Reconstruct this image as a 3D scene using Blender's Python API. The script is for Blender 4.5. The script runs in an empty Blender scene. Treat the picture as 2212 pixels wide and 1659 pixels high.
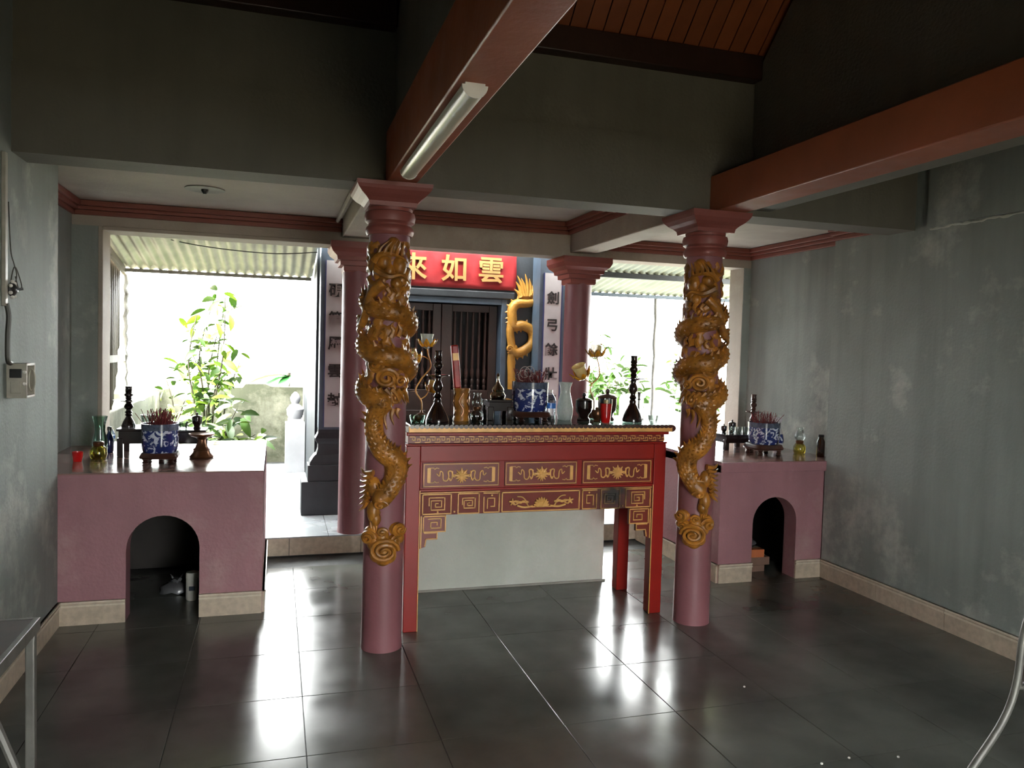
import bpy, bmesh, math, random
from mathutils import Vector, Matrix
random.seed(7)
SC = bpy.context.scene
COL = SC.collection
PI = math.pi

# ---------------------------------------------------------------- camera
YAW, PITCH, ROLL, FPX = 0.29458, -0.04428, 0.02781, 1681.7
_f = Vector((math.sin(YAW)*math.cos(PITCH), math.cos(YAW)*math.cos(PITCH), math.sin(PITCH)))
_r = Vector((math.cos(YAW), -math.sin(YAW), 0)); _u = _r.cross(_f)
_r2 = _r*math.cos(ROLL) + _u*math.sin(ROLL); _u2 = -_r*math.sin(ROLL) + _u*math.cos(ROLL)
camd = bpy.data.cameras.new('camera'); cam = bpy.data.objects.new('camera', camd); COL.objects.link(cam)
camd.sensor_fit = 'HORIZONTAL'; camd.sensor_width = 36.0; camd.lens = 36.0*FPX/2212.0; camd.clip_start = 0.05
M = Matrix((_r2, _u2, -_f)).transposed().to_4x4(); M.translation = Vector((0, 0, 1.5)); cam.matrix_world = M
SC.camera = cam

# ---------------------------------------------------------------- light, exposure
w = bpy.data.worlds.new('world'); SC.world = w; w.use_nodes = True
bg = w.node_tree.nodes['Background']; bg.inputs[0].default_value = (0.97, 1.0, 0.985, 1); bg.inputs[1].default_value = 12.0
SC.view_settings.view_transform = 'Standard'; SC.view_settings.look = 'None'
SC.view_settings.gamma = 1; SC.view_settings.use_curve_mapping = False
SC.view_settings.exposure = 1.42
cy = SC.cycles
cy.max_bounces = 10; cy.diffuse_bounces = 6; cy.glossy_bounces = 4; cy.transparent_max_bounces = 16; cy.transmission_bounces = 6
cy.caustics_reflective = False; cy.caustics_refractive = False; cy.sample_clamp_indirect = 6.0
cy.use_denoising = True
def portal(name, c, sx, sy, rot):
    l = bpy.data.lights.new(name, 'AREA'); l.shape = 'RECTANGLE'; l.size = sx; l.size_y = sy; l.cycles.is_portal = True
    o = bpy.data.objects.new(name, l); COL.objects.link(o); o.location = c; o.rotation_euler = rot
    return o

# ---------------------------------------------------------------- mesh helpers
class MB:
    def __init__(s): s.v = []; s.f = []
    def add(s, v, f):
        n = len(s.v); s.v += [tuple(p) for p in v]; s.f += [tuple(i+n for i in q) for q in f]; return s
    def box(s, x0, x1, y0, y1, z0, z1):
        v = [(x, y, z) for z in (z0, z1) for y in (y0, y1) for x in (x0, x1)]
        return s.add(v, [(0,2,3,1),(4,5,7,6),(0,1,5,4),(1,3,7,5),(3,2,6,7),(2,0,4,6)])
    def loft(s, rings, cap=True, close=True):
        n = len(rings[0]); v = [p for r in rings for p in r]; f = []
        for i in range(len(rings)-1):
            for j in range(n if close else n-1):
                k = (j+1) % n
                f.append((i*n+j, i*n+k, (i+1)*n+k, (i+1)*n+j))
        if cap and close:
            f.append(tuple(range(n-1, -1, -1))); m = (len(rings)-1)*n; f.append(tuple(range(m, m+n)))
        return s.add(v, f)
    def lathe(s, prof, c=(0,0,0), n=24, sq=0):
        rings = []
        for r, z in prof:
            r = max(r, .0004); ring = []
            for i in range(n):
                a = 2*PI*i/n; x, y = math.cos(a), math.sin(a)
                if sq:
                    k = (abs(x)**sq+abs(y)**sq)**(-1.0/sq); x *= k; y *= k
                ring.append((c[0]+r*x, c[1]+r*y, c[2]+z))
            rings.append(ring)
        return s.loft(rings)
    def square(s, prof, c=(0,0,0)):
        return s.loft([[(c[0]-h, c[1]-h, c[2]+z), (c[0]+h, c[1]-h, c[2]+z), (c[0]+h, c[1]+h, c[2]+z), (c[0]-h, c[1]+h, c[2]+z)] for h, z in prof])
    def tube(s, pts, rad, n=8, flat=1.0, up=None):
        pts = [Vector(p) for p in pts]; m = len(pts)
        if not hasattr(rad, '__len__'): rad = [rad]*m
        t0 = (pts[1]-pts[0]).normalized(); a = Vector(up) if up else (Vector((0,0,1)) if abs(t0.z) < .9 else Vector((1,0,0)))
        nrm = (a - t0*a.dot(t0)).normalized(); rings = []
        for i in range(m):
            t = (pts[min(i+1, m-1)]-pts[max(i-1, 0)]).normalized()
            if up: nrm = Vector(up) - t*Vector(up).dot(t)
            else: nrm = nrm - t*nrm.dot(t)
            nrm = nrm.normalized() if nrm.length > 1e-6 else Vector((1,0,0)); b = t.cross(nrm)
            rings.append([pts[i]+nrm*(math.cos(2*PI*k/n)*rad[i]*flat)+b*(math.sin(2*PI*k/n)*rad[i]) for k in range(n)])
        return s.loft(rings)
    def prism_xz(s, poly, y0, y1):
        n = len(poly)
        s.add([(x, y0, z) for x, z in poly]+[(x, y1, z) for x, z in poly],
              [tuple(range(n)), tuple(range(2*n-1, n-1, -1))]+[(i, i+n, (i+1) % n+n, (i+1) % n) for i in range(n)]); return s
    def prism_yz(s, poly, x0, x1):
        n = len(poly)
        s.add([(x0, y, z) for y, z in poly]+[(x1, y, z) for y, z in poly],
              [tuple(range(n-1, -1, -1)), tuple(range(n, 2*n))]+[(i, (i+1) % n, (i+1) % n+n, i+n) for i in range(n)]); return s
    def ball(s, c, rx, ry=None, rz=None, n=10, m=7):
        ry = ry or rx; rz = rz or rx
        rings = [[(c[0]+rx*math.sin(PI*j/m)*math.cos(2*PI*i/n)+0, c[1]+ry*math.sin(PI*j/m)*math.sin(2*PI*i/n), c[2]-rz*math.cos(PI*j/m)) for i in range(n)] for j in range(1, m)]
        return s.loft(rings)
    def stroke(s, pts, wd, y0, y1):
        # flat ribbon in the XZ plane following a polyline, mitre-free boxes
        for (ax, az), (bx, bz) in zip(pts[:-1], pts[1:]):
            dx, dz = bx-ax, bz-az; L = math.hypot(dx, dz) or 1; dx /= L; dz /= L; h = wd/2
            ax2, az2, bx2, bz2 = ax-dx*h, az-dz*h, bx+dx*h, bz+dz*h; px, pz = -dz*h, dx*h
            s.prism_xz([(ax2-px, az2-pz), (bx2-px, bz2-pz), (bx2+px, bz2+pz), (ax2+px, az2+pz)], y0, y1)
        return s
    def mesh(s, name, smooth=40):
        me = bpy.data.meshes.new(name); me.from_pydata(s.v, [], s.f); me.validate()
        bm = bmesh.new(); bm.from_mesh(me); bmesh.ops.recalc_face_normals(bm, faces=bm.faces); bm.to_mesh(me); bm.free()
        if smooth:
            me.shade_smooth(); me.set_sharp_from_angle(angle=math.radians(smooth))
        return me

def put(name, data, parent=None, mat=None, bev=0, loc=None):
    o = bpy.data.objects.new(name, data); COL.objects.link(o)
    if mat: data.materials.append(mat)
    if parent:
        o.parent = parent
    if loc: o.location = loc
    if bev:
        b = o.modifiers.new('bevel', 'BEVEL'); b.width = bev; b.segments = 2; b.limit_method = 'ANGLE'; b.angle_limit = math.radians(50)
    return o
def build(mb, name, mat, parent=None, bev=0, smooth=40, local=False):
    if parent and not local:
        p = parent; off = Vector((0,0,0))
        while p: off += p.location; p = p.parent
        mb.v = [(v[0]-off.x, v[1]-off.y, v[2]-off.z) for v in mb.v]
    return put(name, mb.mesh(name, smooth), parent, mat, bev)
def tag(o, label, cat, group=None):
    o['label'] = label; o['category'] = cat; o['kind'] = 'thing'
    if group: o['group'] = group
    return o
def thing(name, label, cat, loc=(0,0,0), group=None):
    o = bpy.data.objects.new(name, None); COL.objects.link(o); o.location = loc; o.empty_display_size = .1
    return tag(o, label, cat, group)
def struct(o, label=None):
    o['kind'] = 'structure'
    if label: o['label'] = label
    return o
def B(x0, x1, y0, y1, z0, z1): return MB().box(x0, x1, y0, y1, z0, z1)
def spline(pts, k=6):
    # Catmull-Rom through tuples
    out = []; P = [pts[0]]+list(pts)+[pts[-1]]
    for i in range(1, len(P)-2):
        a, b, c, d = P[i-1], P[i], P[i+1], P[i+2]
        for j in range(k):
            t = j/k
            out.append(tuple(.5*((2*b[q])+(-a[q]+c[q])*t+(2*a[q]-5*b[q]+4*c[q]-d[q])*t*t+(-a[q]+3*b[q]-3*c[q]+d[q])*t**3) for q in range(len(b))))
    out.append(tuple(pts[-1])); return out

# ---------------------------------------------------------------- materials
def srgb(r, g, b):
    f = lambda c: (c/255/12.92) if c/255 <= .04045 else ((c/255+.055)/1.055)**2.4
    return (f(r), f(g), f(b))
def mat(name, col, rough=.5, metal=0., var=.12, vs=6., bump=0., bs=40., col2=None, spec=.5, coat=0., rv=0., rnd=0., trans=0., world=False):
    m = bpy.data.materials.new(name); m.use_nodes = True; nt = m.node_tree; N = nt.nodes; L = nt.links
    bs_ = N['Principled BSDF']; tc = N.new('ShaderNodeTexCoord')
    bs_.inputs['Roughness'].default_value = rough; bs_.inputs['Metallic'].default_value = metal
    bs_.inputs['Specular IOR Level'].default_value = spec; bs_.inputs['Coat Weight'].default_value = coat; bs_.inputs['Coat Roughness'].default_value = .12
    if trans: bs_.inputs['Transmission Weight'].default_value = trans
    nz = N.new('ShaderNodeTexNoise'); nz.inputs['Scale'].default_value = vs; nz.inputs['Detail'].default_value = 5
    L.new(tc.outputs['Object'], nz.inputs['Vector'])
    mx = N.new('ShaderNodeMix'); mx.data_type = 'RGBA'
    c2 = col2 or tuple(min(1, c*(1+var)) for c in col); c1 = col if col2 else tuple(c*(1-var) for c in col)
    mx.inputs['A'].default_value = (*c1, 1); mx.inputs['B'].default_value = (*c2, 1)
    rp = N.new('ShaderNodeMapRange'); rp.inputs['From Min'].default_value = .35; rp.inputs['From Max'].default_value = .65
    L.new(nz.outputs['Fac'], rp.inputs['Value']); L.new(rp.outputs['Result'], mx.inputs['Factor'])
    out = mx.outputs['Result']
    if rnd:
        oi = N.new('ShaderNodeObjectInfo'); hs = N.new('ShaderNodeHueSaturation'); mr = N.new('ShaderNodeMapRange')
        mr.inputs['To Min'].default_value = 1-rnd; mr.inputs['To Max'].default_value = 1+rnd
        L.new(oi.outputs['Random'], mr.inputs['Value']); L.new(mr.outputs['Result'], hs.inputs['Value']); L.new(out, hs.inputs['Color']); out = hs.outputs['Color']
    L.new(out, bs_.inputs['Base Color'])
    if world:
        ge = N.new('ShaderNodeNewGeometry'); L.new(ge.outputs['Position'], nz.inputs['Vector'])
    if rv:
        n2 = N.new('ShaderNodeTexNoise'); n2.inputs['Scale'].default_value = vs*1.7; n2.inputs['Detail'].default_value = 2 if world else 6; L.new(ge.outputs['Position'] if world else tc.outputs['Object'], n2.inputs['Vector'])
        r2 = N.new('ShaderNodeMapRange'); r2.inputs['From Min'].default_value = .3; r2.inputs['From Max'].default_value = .7
        r2.inputs['To Min'].default_value = max(.02, rough-rv); r2.inputs['To Max'].default_value = rough+rv
        L.new(n2.outputs['Fac'], r2.inputs['Value']); L.new(r2.outputs['Result'], bs_.inputs['Roughness'])
    if bump:
        n3 = N.new('ShaderNodeTexNoise'); n3.inputs['Scale'].default_value = bs; n3.inputs['Detail'].default_value = 6; L.new(tc.outputs['Object'], n3.inputs['Vector'])
        bp = N.new('ShaderNodeBump'); bp.inputs['Strength'].default_value = bump; bp.inputs['Distance'].default_value = .01
        L.new(n3.outputs['Fac'], bp.inputs['Height']); L.new(bp.outputs['Normal'], bs_.inputs['Normal'])
    return m
def plaster(name, col, pale, amount=.59, streak=.5, rough=.75):
    # painted plaster with damp, salt-bleached blotches and vertical run marks
    m = mat(name, col, rough, var=.10, vs=2.2, bump=.25, bs=60); nt = m.node_tree; N = nt.nodes; L = nt.links; bs_ = N['Principled BSDF']
    base = bs_.inputs['Base Color'].links[0].from_socket; tc = [n for n in N if n.type == 'TEX_COORD'][0]
    nz = N.new('ShaderNodeTexNoise'); nz.inputs['Scale'].default_value = 1.6; nz.inputs['Detail'].default_value = 9; nz.inputs['Roughness'].default_value = .68
    L.new(tc.outputs['Object'], nz.inputs['Vector'])
    r = N.new('ShaderNodeMapRange'); r.inputs['From Min'].default_value = amount-.06; r.inputs['From Max'].default_value = amount+.10; L.new(nz.outputs['Fac'], r.inputs['Value'])
    mx = N.new('ShaderNodeMix'); mx.data_type = 'RGBA'; mx.inputs['B'].default_value = (*pale, 1); L.new(base, mx.inputs['A'])
    ml = N.new('ShaderNodeMath'); ml.operation = 'MULTIPLY'; ml.inputs[1].default_value = .75; L.new(r.outputs['Result'], ml.inputs[0]); L.new(ml.outputs[0], mx.inputs['Factor'])
    mp = N.new('ShaderNodeMapping'); mp.inputs['Scale'].default_value = (9, 9, .7); L.new(tc.outputs['Object'], mp.inputs['Vector'])
    n2 = N.new('ShaderNodeTexNoise'); n2.inputs['Scale'].default_value = 1; n2.inputs['Detail'].default_value = 6; L.new(mp.outputs['Vector'], n2.inputs['Vector'])
    r2 = N.new('ShaderNodeMapRange'); r2.inputs['From Min'].default_value = .45; r2.inputs['From Max'].default_value = .75; r2.inputs['To Max'].default_value = streak; L.new(n2.outputs['Fac'], r2.inputs['Value'])
    m2 = N.new('ShaderNodeMix'); m2.data_type = 'RGBA'; m2.inputs['B'].default_value = (*[c*.6 for c in col], 1); L.new(mx.outputs['Result'], m2.inputs['A']); L.new(r2.outputs['Result'], m2.inputs['Factor'])
    L.new(m2.outputs['Result'], bs_.inputs['Base Color'])
    return m
def glass(name, col=(1,1,1), tint=.9, rough=.03):
    # clear glass: see-through body with a reflective skin
    m = bpy.data.materials.new(name); m.use_nodes = True; nt = m.node_tree; N = nt.nodes; L = nt.links
    N.remove(N['Principled BSDF']); o = N['Material Output']
    tr = N.new('ShaderNodeBsdfTransparent'); tr.inputs[0].default_value = (*[c*tint for c in col], 1)
    gl = N.new('ShaderNodeBsdfGlossy'); gl.inputs['Roughness'].default_value = rough
    fr = N.new('ShaderNodeLayerWeight'); fr.inputs[0].default_value = .35
    mr = N.new('ShaderNodeMapRange'); mr.inputs['To Min'].default_value = .05; mr.inputs['To Max'].default_value = .8; L.new(fr.outputs['Fresnel'], mr.inputs['Value'])
    nz = N.new('ShaderNodeTexNoise'); nz.inputs['Scale'].default_value = 12
    mx = N.new('ShaderNodeMixShader'); L.new(mr.outputs['Result'], mx.inputs[0]); L.new(tr.outputs[0], mx.inputs[1]); L.new(gl.outputs[0], mx.inputs[2])
    bp = N.new('ShaderNodeBump'); bp.inputs['Strength'].default_value = .08; L.new(nz.outputs['Fac'], bp.inputs['Height']); L.new(bp.outputs['Normal'], gl.inputs['Normal'])
    L.new(mx.outputs[0], o.inputs['Surface']); return m
def frosted(name, col, alpha=.55):
    m = bpy.data.materials.new(name); m.use_nodes = True; nt = m.node_tree; N = nt.nodes; L = nt.links
    p = N['Principled BSDF']; p.inputs['Base Color'].default_value = (*col, 1); p.inputs['Roughness'].default_value = .15; p.inputs['Alpha'].default_value = alpha
    nz = N.new('ShaderNodeTexNoise'); nz.inputs['Scale'].default_value = 14; mr = N.new('ShaderNodeMapRange'); mr.inputs['To Min'].default_value = alpha-.12; mr.inputs['To Max'].default_value = alpha+.12
    L.new(nz.outputs['Fac'], mr.inputs['Value']); L.new(mr.outputs['Result'], p.inputs['Alpha']); return m

WALL = plaster('grey_green_plaster', srgb(138, 145, 140), srgb(200, 200, 190))
FASCIA = plaster('dark_grey_plaster', srgb(102, 98, 88), srgb(124, 120, 112), .68, .3)
PALE = plaster('pale_ceiling_plaster', srgb(164, 153, 140), srgb(184, 176, 166), .6, .14)
BLOCKW = plaster('whitewash', srgb(188, 190, 180), srgb(206, 206, 198), .6, .12)
PINK = plaster('mauve_pink_plaster', srgb(158, 112, 118), srgb(180, 150, 146), .60, .22, .6)
MOSS = plaster('mossy_concrete', srgb(72, 74, 54), srgb(150, 146, 128), .52, .5)
BRICKRED = mat('brick_red_paint', srgb(162, 88, 60), .45, var=.14, vs=3, bump=.12, bs=50, rv=.1)
CORN = mat('cornice_red_paint', srgb(126, 70, 58), .55, var=.10, vs=5, bump=.08)
COLP = mat('column_mauve_paint', srgb(134, 84, 89), .48, var=.08, vs=4, bump=.08, bs=60, rv=.08)
CAPP = mat('capital_red_paint', srgb(138, 74, 68), .5, var=.08, vs=4, bump=.08)
SHADE = mat('painted_hollow_shade', srgb(46, 42, 38), .8, var=.25, vs=5)  # near-black colour standing in for shade inside the altar arches
GROUT = mat('dark_grout', (.035, .036, .035), .6, var=.3, vs=20)
TILE = mat('dark_stone_tile', srgb(92, 94, 88), .20, var=.25, vs=2.2, rv=.06, rnd=.08, spec=.6, world=True)
TILEOUT = mat('grey_paving_tile', srgb(166, 172, 176), .28, var=.10, vs=3, rv=.06, rnd=.05, world=True)
SKIRT = mat('cream_skirting_tile', srgb(188, 172, 152), .35, var=.12, vs=30, rnd=.07, bump=.05, bs=120)
RIDGE = mat('skirting_ridge', srgb(206, 194, 176), .35, var=.1, vs=30)
ALTTOP = mat('glazed_mauve_tile', srgb(150, 118, 112), .14, var=.14, vs=5, rv=.06, rnd=.06)
PLANK = mat('varnished_roof_board', srgb(136, 72, 42), .45, var=.22, vs=4, rnd=.14, bump=.15, bs=25)
DKWOOD = mat('dark_stained_timber', srgb(48, 26, 18), .45, var=.25, vs=6, bump=.2, bs=30)
GOLD = mat('gold_paint', srgb(160, 104, 36), .36, var=.42, vs=16, bump=.3, bs=55)
GOLDL = mat('gold_leaf_line', srgb(222, 168, 96), .4, var=.12, vs=20, metal=.1)
GOLDW = mat('pale_gold_relief', srgb(176, 126, 48), .45, var=.16, vs=14, bump=.4, bs=60)
RED = mat('red_lacquer', srgb(138, 24, 16), .38, var=.08, vs=5, spec=.35)
FOIL = mat('red_foil_paper', srgb(160, 28, 22), .42, var=.25, vs=30)
FENCE = mat('brown_ribbed_sheet', srgb(78, 68, 52), .6, var=.2, vs=4, bump=.1)
REDD = mat('brown_red_lacquer', srgb(112, 32, 14), .42, var=.14, vs=8)
LACQ = mat('black_lacquer', srgb(34, 22, 20), .18, var=.3, vs=9, coat=.4)
BWOOD = mat('brown_lacquer_wood', srgb(64, 38, 30), .28, var=.3, vs=12, coat=.2)
BRONZE = mat('brown_bronze', srgb(110, 74, 50), .3, .7, var=.25, vs=12)
SILVER = mat('polished_metal', srgb(190, 180, 160), .16, 1., var=.06)
STEEL = mat('dull_steel_tube', srgb(118, 116, 110), .5, .4, var=.15, vs=14, bump=.1)
GALV = mat('galvanised_sheet', srgb(188, 184, 160), .5, .15, var=.20, vs=3, bump=.1, bs=20)
GALV2 = mat('grey_green_sheet', srgb(156, 162, 138), .5, .15, var=.16, vs=3, bump=.1, bs=20)
WHITE = mat('white_plastic', srgb(225, 222, 214), .35, var=.05, vs=10)
OLDW = mat('aged_white_plastic', srgb(170, 164, 150), .45, var=.15, vs=14)
BLACKP = mat('black_plastic', (.012, .012, .012), .35, var=.3)
BLACKC = mat('sooty_black_plaster', srgb(44, 48, 52), .55, var=.2, vs=4, bump=.15, bs=40)
BLUEG = mat('blue_grey_frame_paint', srgb(70, 84, 98), .5, var=.16, vs=6, bump=.1)
PANELW = mat('white_couplet_paint', srgb(178, 176, 178), .5, var=.08, vs=5)
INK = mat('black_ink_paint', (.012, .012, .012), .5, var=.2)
NAVY = mat('navy_edge_paint', srgb(40, 48, 92), .4, var=.15)
CLOTH = mat('red_banner_cloth', srgb(150, 26, 30), .65, var=.14, vs=6, bump=.25, bs=14)
GOLDT = mat('gold_foam_letter', srgb(172, 132, 78), .5, var=.08, vs=12)
GLASS = glass('clear_glass', (.95, 1, .98)); GLASSG = glass('green_tint_glass', (.8, .95, .88)); GLASSY = glass('yellow_oil_glass', (.95, .85, .3), .85)
GLASSR = mat('ruby_glass', (.55, .01, .01), .08, var=.2, coat=.6); GLASSA = mat('amber_petal_glass', srgb(226, 156, 30), .14, var=.3, vs=20, coat=.5)
AMBERC = frosted('pale_amber_glass', srgb(235, 215, 150), .6)
FROST = frosted('frosted_glass', srgb(196, 204, 198), .62); WATERB = glass('bottle_plastic', (.9, .97, 1), .95); BLUEL = mat('blue_bottle_label', srgb(50, 110, 190), .3)
NAVYG = mat('dark_blue_glass', srgb(24, 36, 80), .1, coat=.5)
STICK = mat('dyed_incense_stick', srgb(112, 36, 38), .6, var=.2, vs=20); ASH = mat('ash_curl', srgb(180, 160, 150), .8)
LEAF = mat('leaf_green', srgb(66, 100, 26), .45, var=.3, vs=3, rnd=.35); LEAFL = mat('young_leaf_green', srgb(112, 140, 36), .45, var=.2, vs=3, rnd=.25); LEAFB = mat('banana_leaf_green', srgb(50, 110, 50), .35, var=.2, rnd=.1)
LEAFR = mat('grey_green_leaf', srgb(78, 108, 56), .45, var=.3, vs=3, rnd=.35)
for _m in (LEAF, LEAFL, LEAFB, LEAFR): _m.node_tree.nodes['Principled BSDF'].inputs['Subsurface Weight'].default_value = 0
STEM = mat('woody_stem', srgb(60, 54, 34), .7, var=.3)
SOIL = mat('garden_soil', srgb(120, 112, 92), .9, var=.3, vs=5, bump=.5, bs=10)
STONE = mat('grey_stele_stone', srgb(150, 148, 138), .7, var=.15, vs=6, bump=.3)
BOX = mat('orange_carton', srgb(190, 108, 66), .6, var=.12, vs=8); BOX2 = mat('brown_carton', srgb(120, 92, 78), .7, var=.15, vs=8)
BAG = mat('grey_plastic_bag', srgb(90, 90, 92), .2, var=.2, bump=.8, bs=12)
CABLE = mat('grey_cable', srgb(60, 58, 50), .5)
LAMPD = mat('lamp_diffuser', srgb(225, 222, 205), .28, var=.04, vs=3)
def porcelain(name, blue, white):
    m = mat(name, white, .12, var=.06, coat=.4); nt = m.node_tree; N = nt.nodes; L = nt.links; p = N['Principled BSDF']
    base = p.inputs['Base Color'].links[0].from_socket; tc = [n for n in N if n.type == 'TEX_COORD'][0]
    nz = N.new('ShaderNodeTexNoise'); nz.inputs['Scale'].default_value = 26; nz.inputs['Detail'].default_value = 4; nz.inputs['Distortion'].default_value = 1.4; L.new(tc.outputs['Object'], nz.inputs['Vector'])
    r = N.new('ShaderNodeMapRange'); r.inputs['From Min'].default_value = .42; r.inputs['From Max'].default_value = .47; L.new(nz.outputs['Fac'], r.inputs['Value'])
    sx = N.new('ShaderNodeSeparateXYZ'); L.new(tc.outputs['Object'], sx.inputs[0])
    # round pearl motif on the front
    vd = N.new('ShaderNodeVectorMath'); vd.operation = 'DISTANCE'; vd.inputs[1].default_value = (.02, -.105, .135); L.new(tc.outputs['Object'], vd.inputs[0])
    g1 = N.new('ShaderNodeMath'); g1.operation = 'LESS_THAN'; g1.inputs[1].default_value = .022; L.new(vd.outputs['Value'], g1.inputs[0])
    g2 = N.new('ShaderNodeMath'); g2.operation = 'LESS_THAN'; g2.inputs[1].default_value = .034; L.new(vd.outputs['Value'], g2.inputs[0])
    mx = N.new('ShaderNodeMix'); mx.data_type = 'RGBA'; mx.inputs['B'].default_value = (*blue, 1); L.new(base, mx.inputs['A']); L.new(r.outputs['Result'], mx.inputs['Factor'])
    m2 = N.new('ShaderNodeMix'); m2.data_type = 'RGBA'; m2.inputs['B'].default_value = (*white, 1); L.new(mx.outputs['Result'], m2.inputs['A']); L.new(g2.outputs[0], m2.inputs['Factor'])
    m3 = N.new('ShaderNodeMix'); m3.data_type = 'RGBA'; m3.inputs['B'].default_value = (*blue, 1); L.new(m2.outputs['Result'], m3.inputs['A']); L.new(g1.outputs[0], m3.inputs['Factor'])
    L.new(m3.outputs['Result'], p.inputs['Base Color']); return m
PORC = porcelain('blue_white_porcelain', srgb(34, 48, 104), srgb(196, 204, 220)); PORCB = mat('porcelain_rim_band', srgb(74, 82, 100), .2, var=.3, vs=60)
from mathutils import noise
# ================================================================ the setting
ZR, YR = 5.74, 0.975           # roof ridge
def slope_z(y): return 3.09 + (3.75-y)*.955 if y > YR else 3.09 + (y+1.8)*.955
fl = struct(build(B(-1.5, 4.0, -2.0, 5.66, -.06, -.006), 'floor', GROUT))
tm = MB().box(-.2488, .2488, -.2488, .2488, -.008, 0).mesh('tile', 0); tm.materials.append(TILE)
for i in range(-3, 8):
    for j in range(-4, 11):
        x, y = .375+.5*i, .61+.5*j
        if -1.35 < x < 3.95 and -2.0 < y < 5.5:
            o = put('tile', tm, fl, loc=(x, y, 0)); b = o.modifiers.new('bevel', 'BEVEL'); b.width = .0015; b.segments = 1
# porch step and paving
st = struct(build(B(-1.5, 4.3, 5.66, 9.3, -.06, .131), 'floor_porch', GROUT))
pm = MB().box(-.2475, .2475, -.2475, .2475, -.006, .004).mesh('paver', 0); pm.materials.append(TILEOUT)
for i in range(-3, 9):
    for j in range(0, 7):
        put('paver', pm, st, loc=(.375+.5*i-.25, 5.895+.5*j, .131))
rm = MB().box(-.248, .248, -.006, .006, .004, .126).mesh('riser_tile', 0); rm.materials.append(SKIRT)
for i in range(-2, 9): put('riser_tile', rm, st, loc=(.375+.5*i-.02, 5.653, 0))
struct(build(B(-25, 30, -20, 45, -.35, -.06), 'ground', SOIL))

def wall(name, mb, m=WALL): return struct(build(mb, name, m, smooth=0))
gab = [(-1.8, 0), (4.4845, 0), (4.4845, 2.6), (3.97, 2.6), (3.97, 3.05), (YR, ZR), (-1.8, 3.09)]
wall('wall_left', MB().prism_yz(gab, -1.27, -1.07))
wall('wall_right', MB().prism_yz([(-1.8, 0), (4.44, 0), (4.44, 2.6), (3.97, 2.6), (3.97, 3.05), (YR, ZR), (-1.8, 3.09)], 3.6, 3.8))
wall('wall_niche_left', B(-1.47, -1.27, 4.4845, 5.85, 0, 2.6))
wall('wall_niche_right', B(3.76, 3.96, 4.44, 5.85, 0, 2.6))
wur = wall('wall_upper_right', B(3.575, 3.6, -1.8, 3.64, 2.272, 3.05))
_r = random.Random(4); build(MB().tube([(3.598, 3.64-.025*k, 2.262+_r.uniform(-.006, .004)) for k in range(44)], [_r.uniform(.003, .011) for k in range(44)], 6), 'crumbled_plaster', BLOCKW, wur)
wall('wall_front', B(-1.27, .75, -2.0, -1.8, 0, 3.12).box(1.95, 3.8, -2.0, -1.8, 0, 3.12).box(.75, 1.95, -2.0, -1.8, 2.0, 3.12))
wall('wall_back_lintel', B(-1.47, 3.96, 5.65, 5.85, 2.225, 2.6), PALE)
wall('wall_back_left', B(-1.47, -1.11, 5.65, 5.85, 0, 2.225), PALE); wall('wall_back_right', B(3.69, 3.96, 5.65, 5.85, 0, 2.225), PALE)
wall('wall_jamb_left', B(-1.27, -1.112, 5.645, 5.65, 0, 2.225))
wall('wall_jamb_right', B(3.692, 3.76, 5.645, 5.65, 0, 2.225))
wall('wall_fascia', B(-1.07, 3.6, 3.775, 3.97, 2.64, 3.06).box(-1.07, 3.6, 3.755, 3.97, 2.268, 2.64), FASCIA)
wall('wall_gable_right', MB().prism_yz([(-1.8, 2.3), (3.77, 2.3), (3.77, 3.02), (YR, 5.70), (-1.8, 3.05)], 2.485, 2.6), FASCIA)
wall('wall_gable_left', MB().prism_yz([(-1.8, 2.51), (3.77, 2.51), (3.77, 3.02), (YR, 5.70), (-1.8, 3.05)], .525, .60), FASCIA)
cl = struct(build(B(-1.27, .43, 3.97, 5.65, 2.38, 2.5).box(.63, 2.15, 3.97, 5.65, 2.48, 2.55).box(2.35, 3.76, 3.97, 5.65, 2.38, 2.5).box(-1.47, 3.96, 3.97, 5.95, 2.56, 2.62).box(.2, 2.5, 5.95, 6.22, 2.56, 2.62), 'ceiling', PALE, smooth=0))  # unseen upper slab blocks light; strip over the porch added to cut skylight
struct(build(B(.43, .63, 3.97, 5.65, 2.255, 2.56), 'trim_1', PALE, smooth=0, bev=.008), 'pale plastered cross beam')
struct(build(B(2.15, 2.35, 3.97, 5.65, 2.255, 2.56), 'trim_2', PALE, smooth=0, bev=.008), 'pale plastered cross beam')
def cornice(n, x0, y0, x1, y1, nx, ny, z0, z1):
    # two-step moulding standing off the wall in direction (nx, ny)
    mb = MB(); h = z1-z0
    for d, a, b in ((.022, 0, .35), (.045, .35, .62), (.066, .62, 1.0)):
        xa, xb = sorted((x0, x1+nx*d if x0 == x1 else x1)); ya, yb = sorted((y0, y1+ny*d if y0 == y1 else y1))
        mb.box(xa, xb, ya, yb, z0+h*a, z0+h*b)
    struct(build(mb, 'trim_%d' % n, CORN, smooth=0, bev=.004), 'brick-red stepped cornice under the ceiling')
cornice(3, -1.27, 5.65, .43, 5.65, 0, -1, 2.29, 2.378)
cornice(4, -1.27, 4.485, -1.27, 5.65, 1, 0, 2.29, 2.378)
cornice(5, .63, 5.65, 2.15, 5.65, 0, -1, 2.39, 2.478)
cornice(6, 2.15, 3.97, 2.15, 5.65, -1, 0, 2.39, 2.478)
cornice(7, .63, 3.97, .63, 5.65, 1, 0, 2.39, 2.478)
cornice(8, 2.35, 5.65, 3.76, 5.65, 0, -1, 2.29, 2.378)
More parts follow.
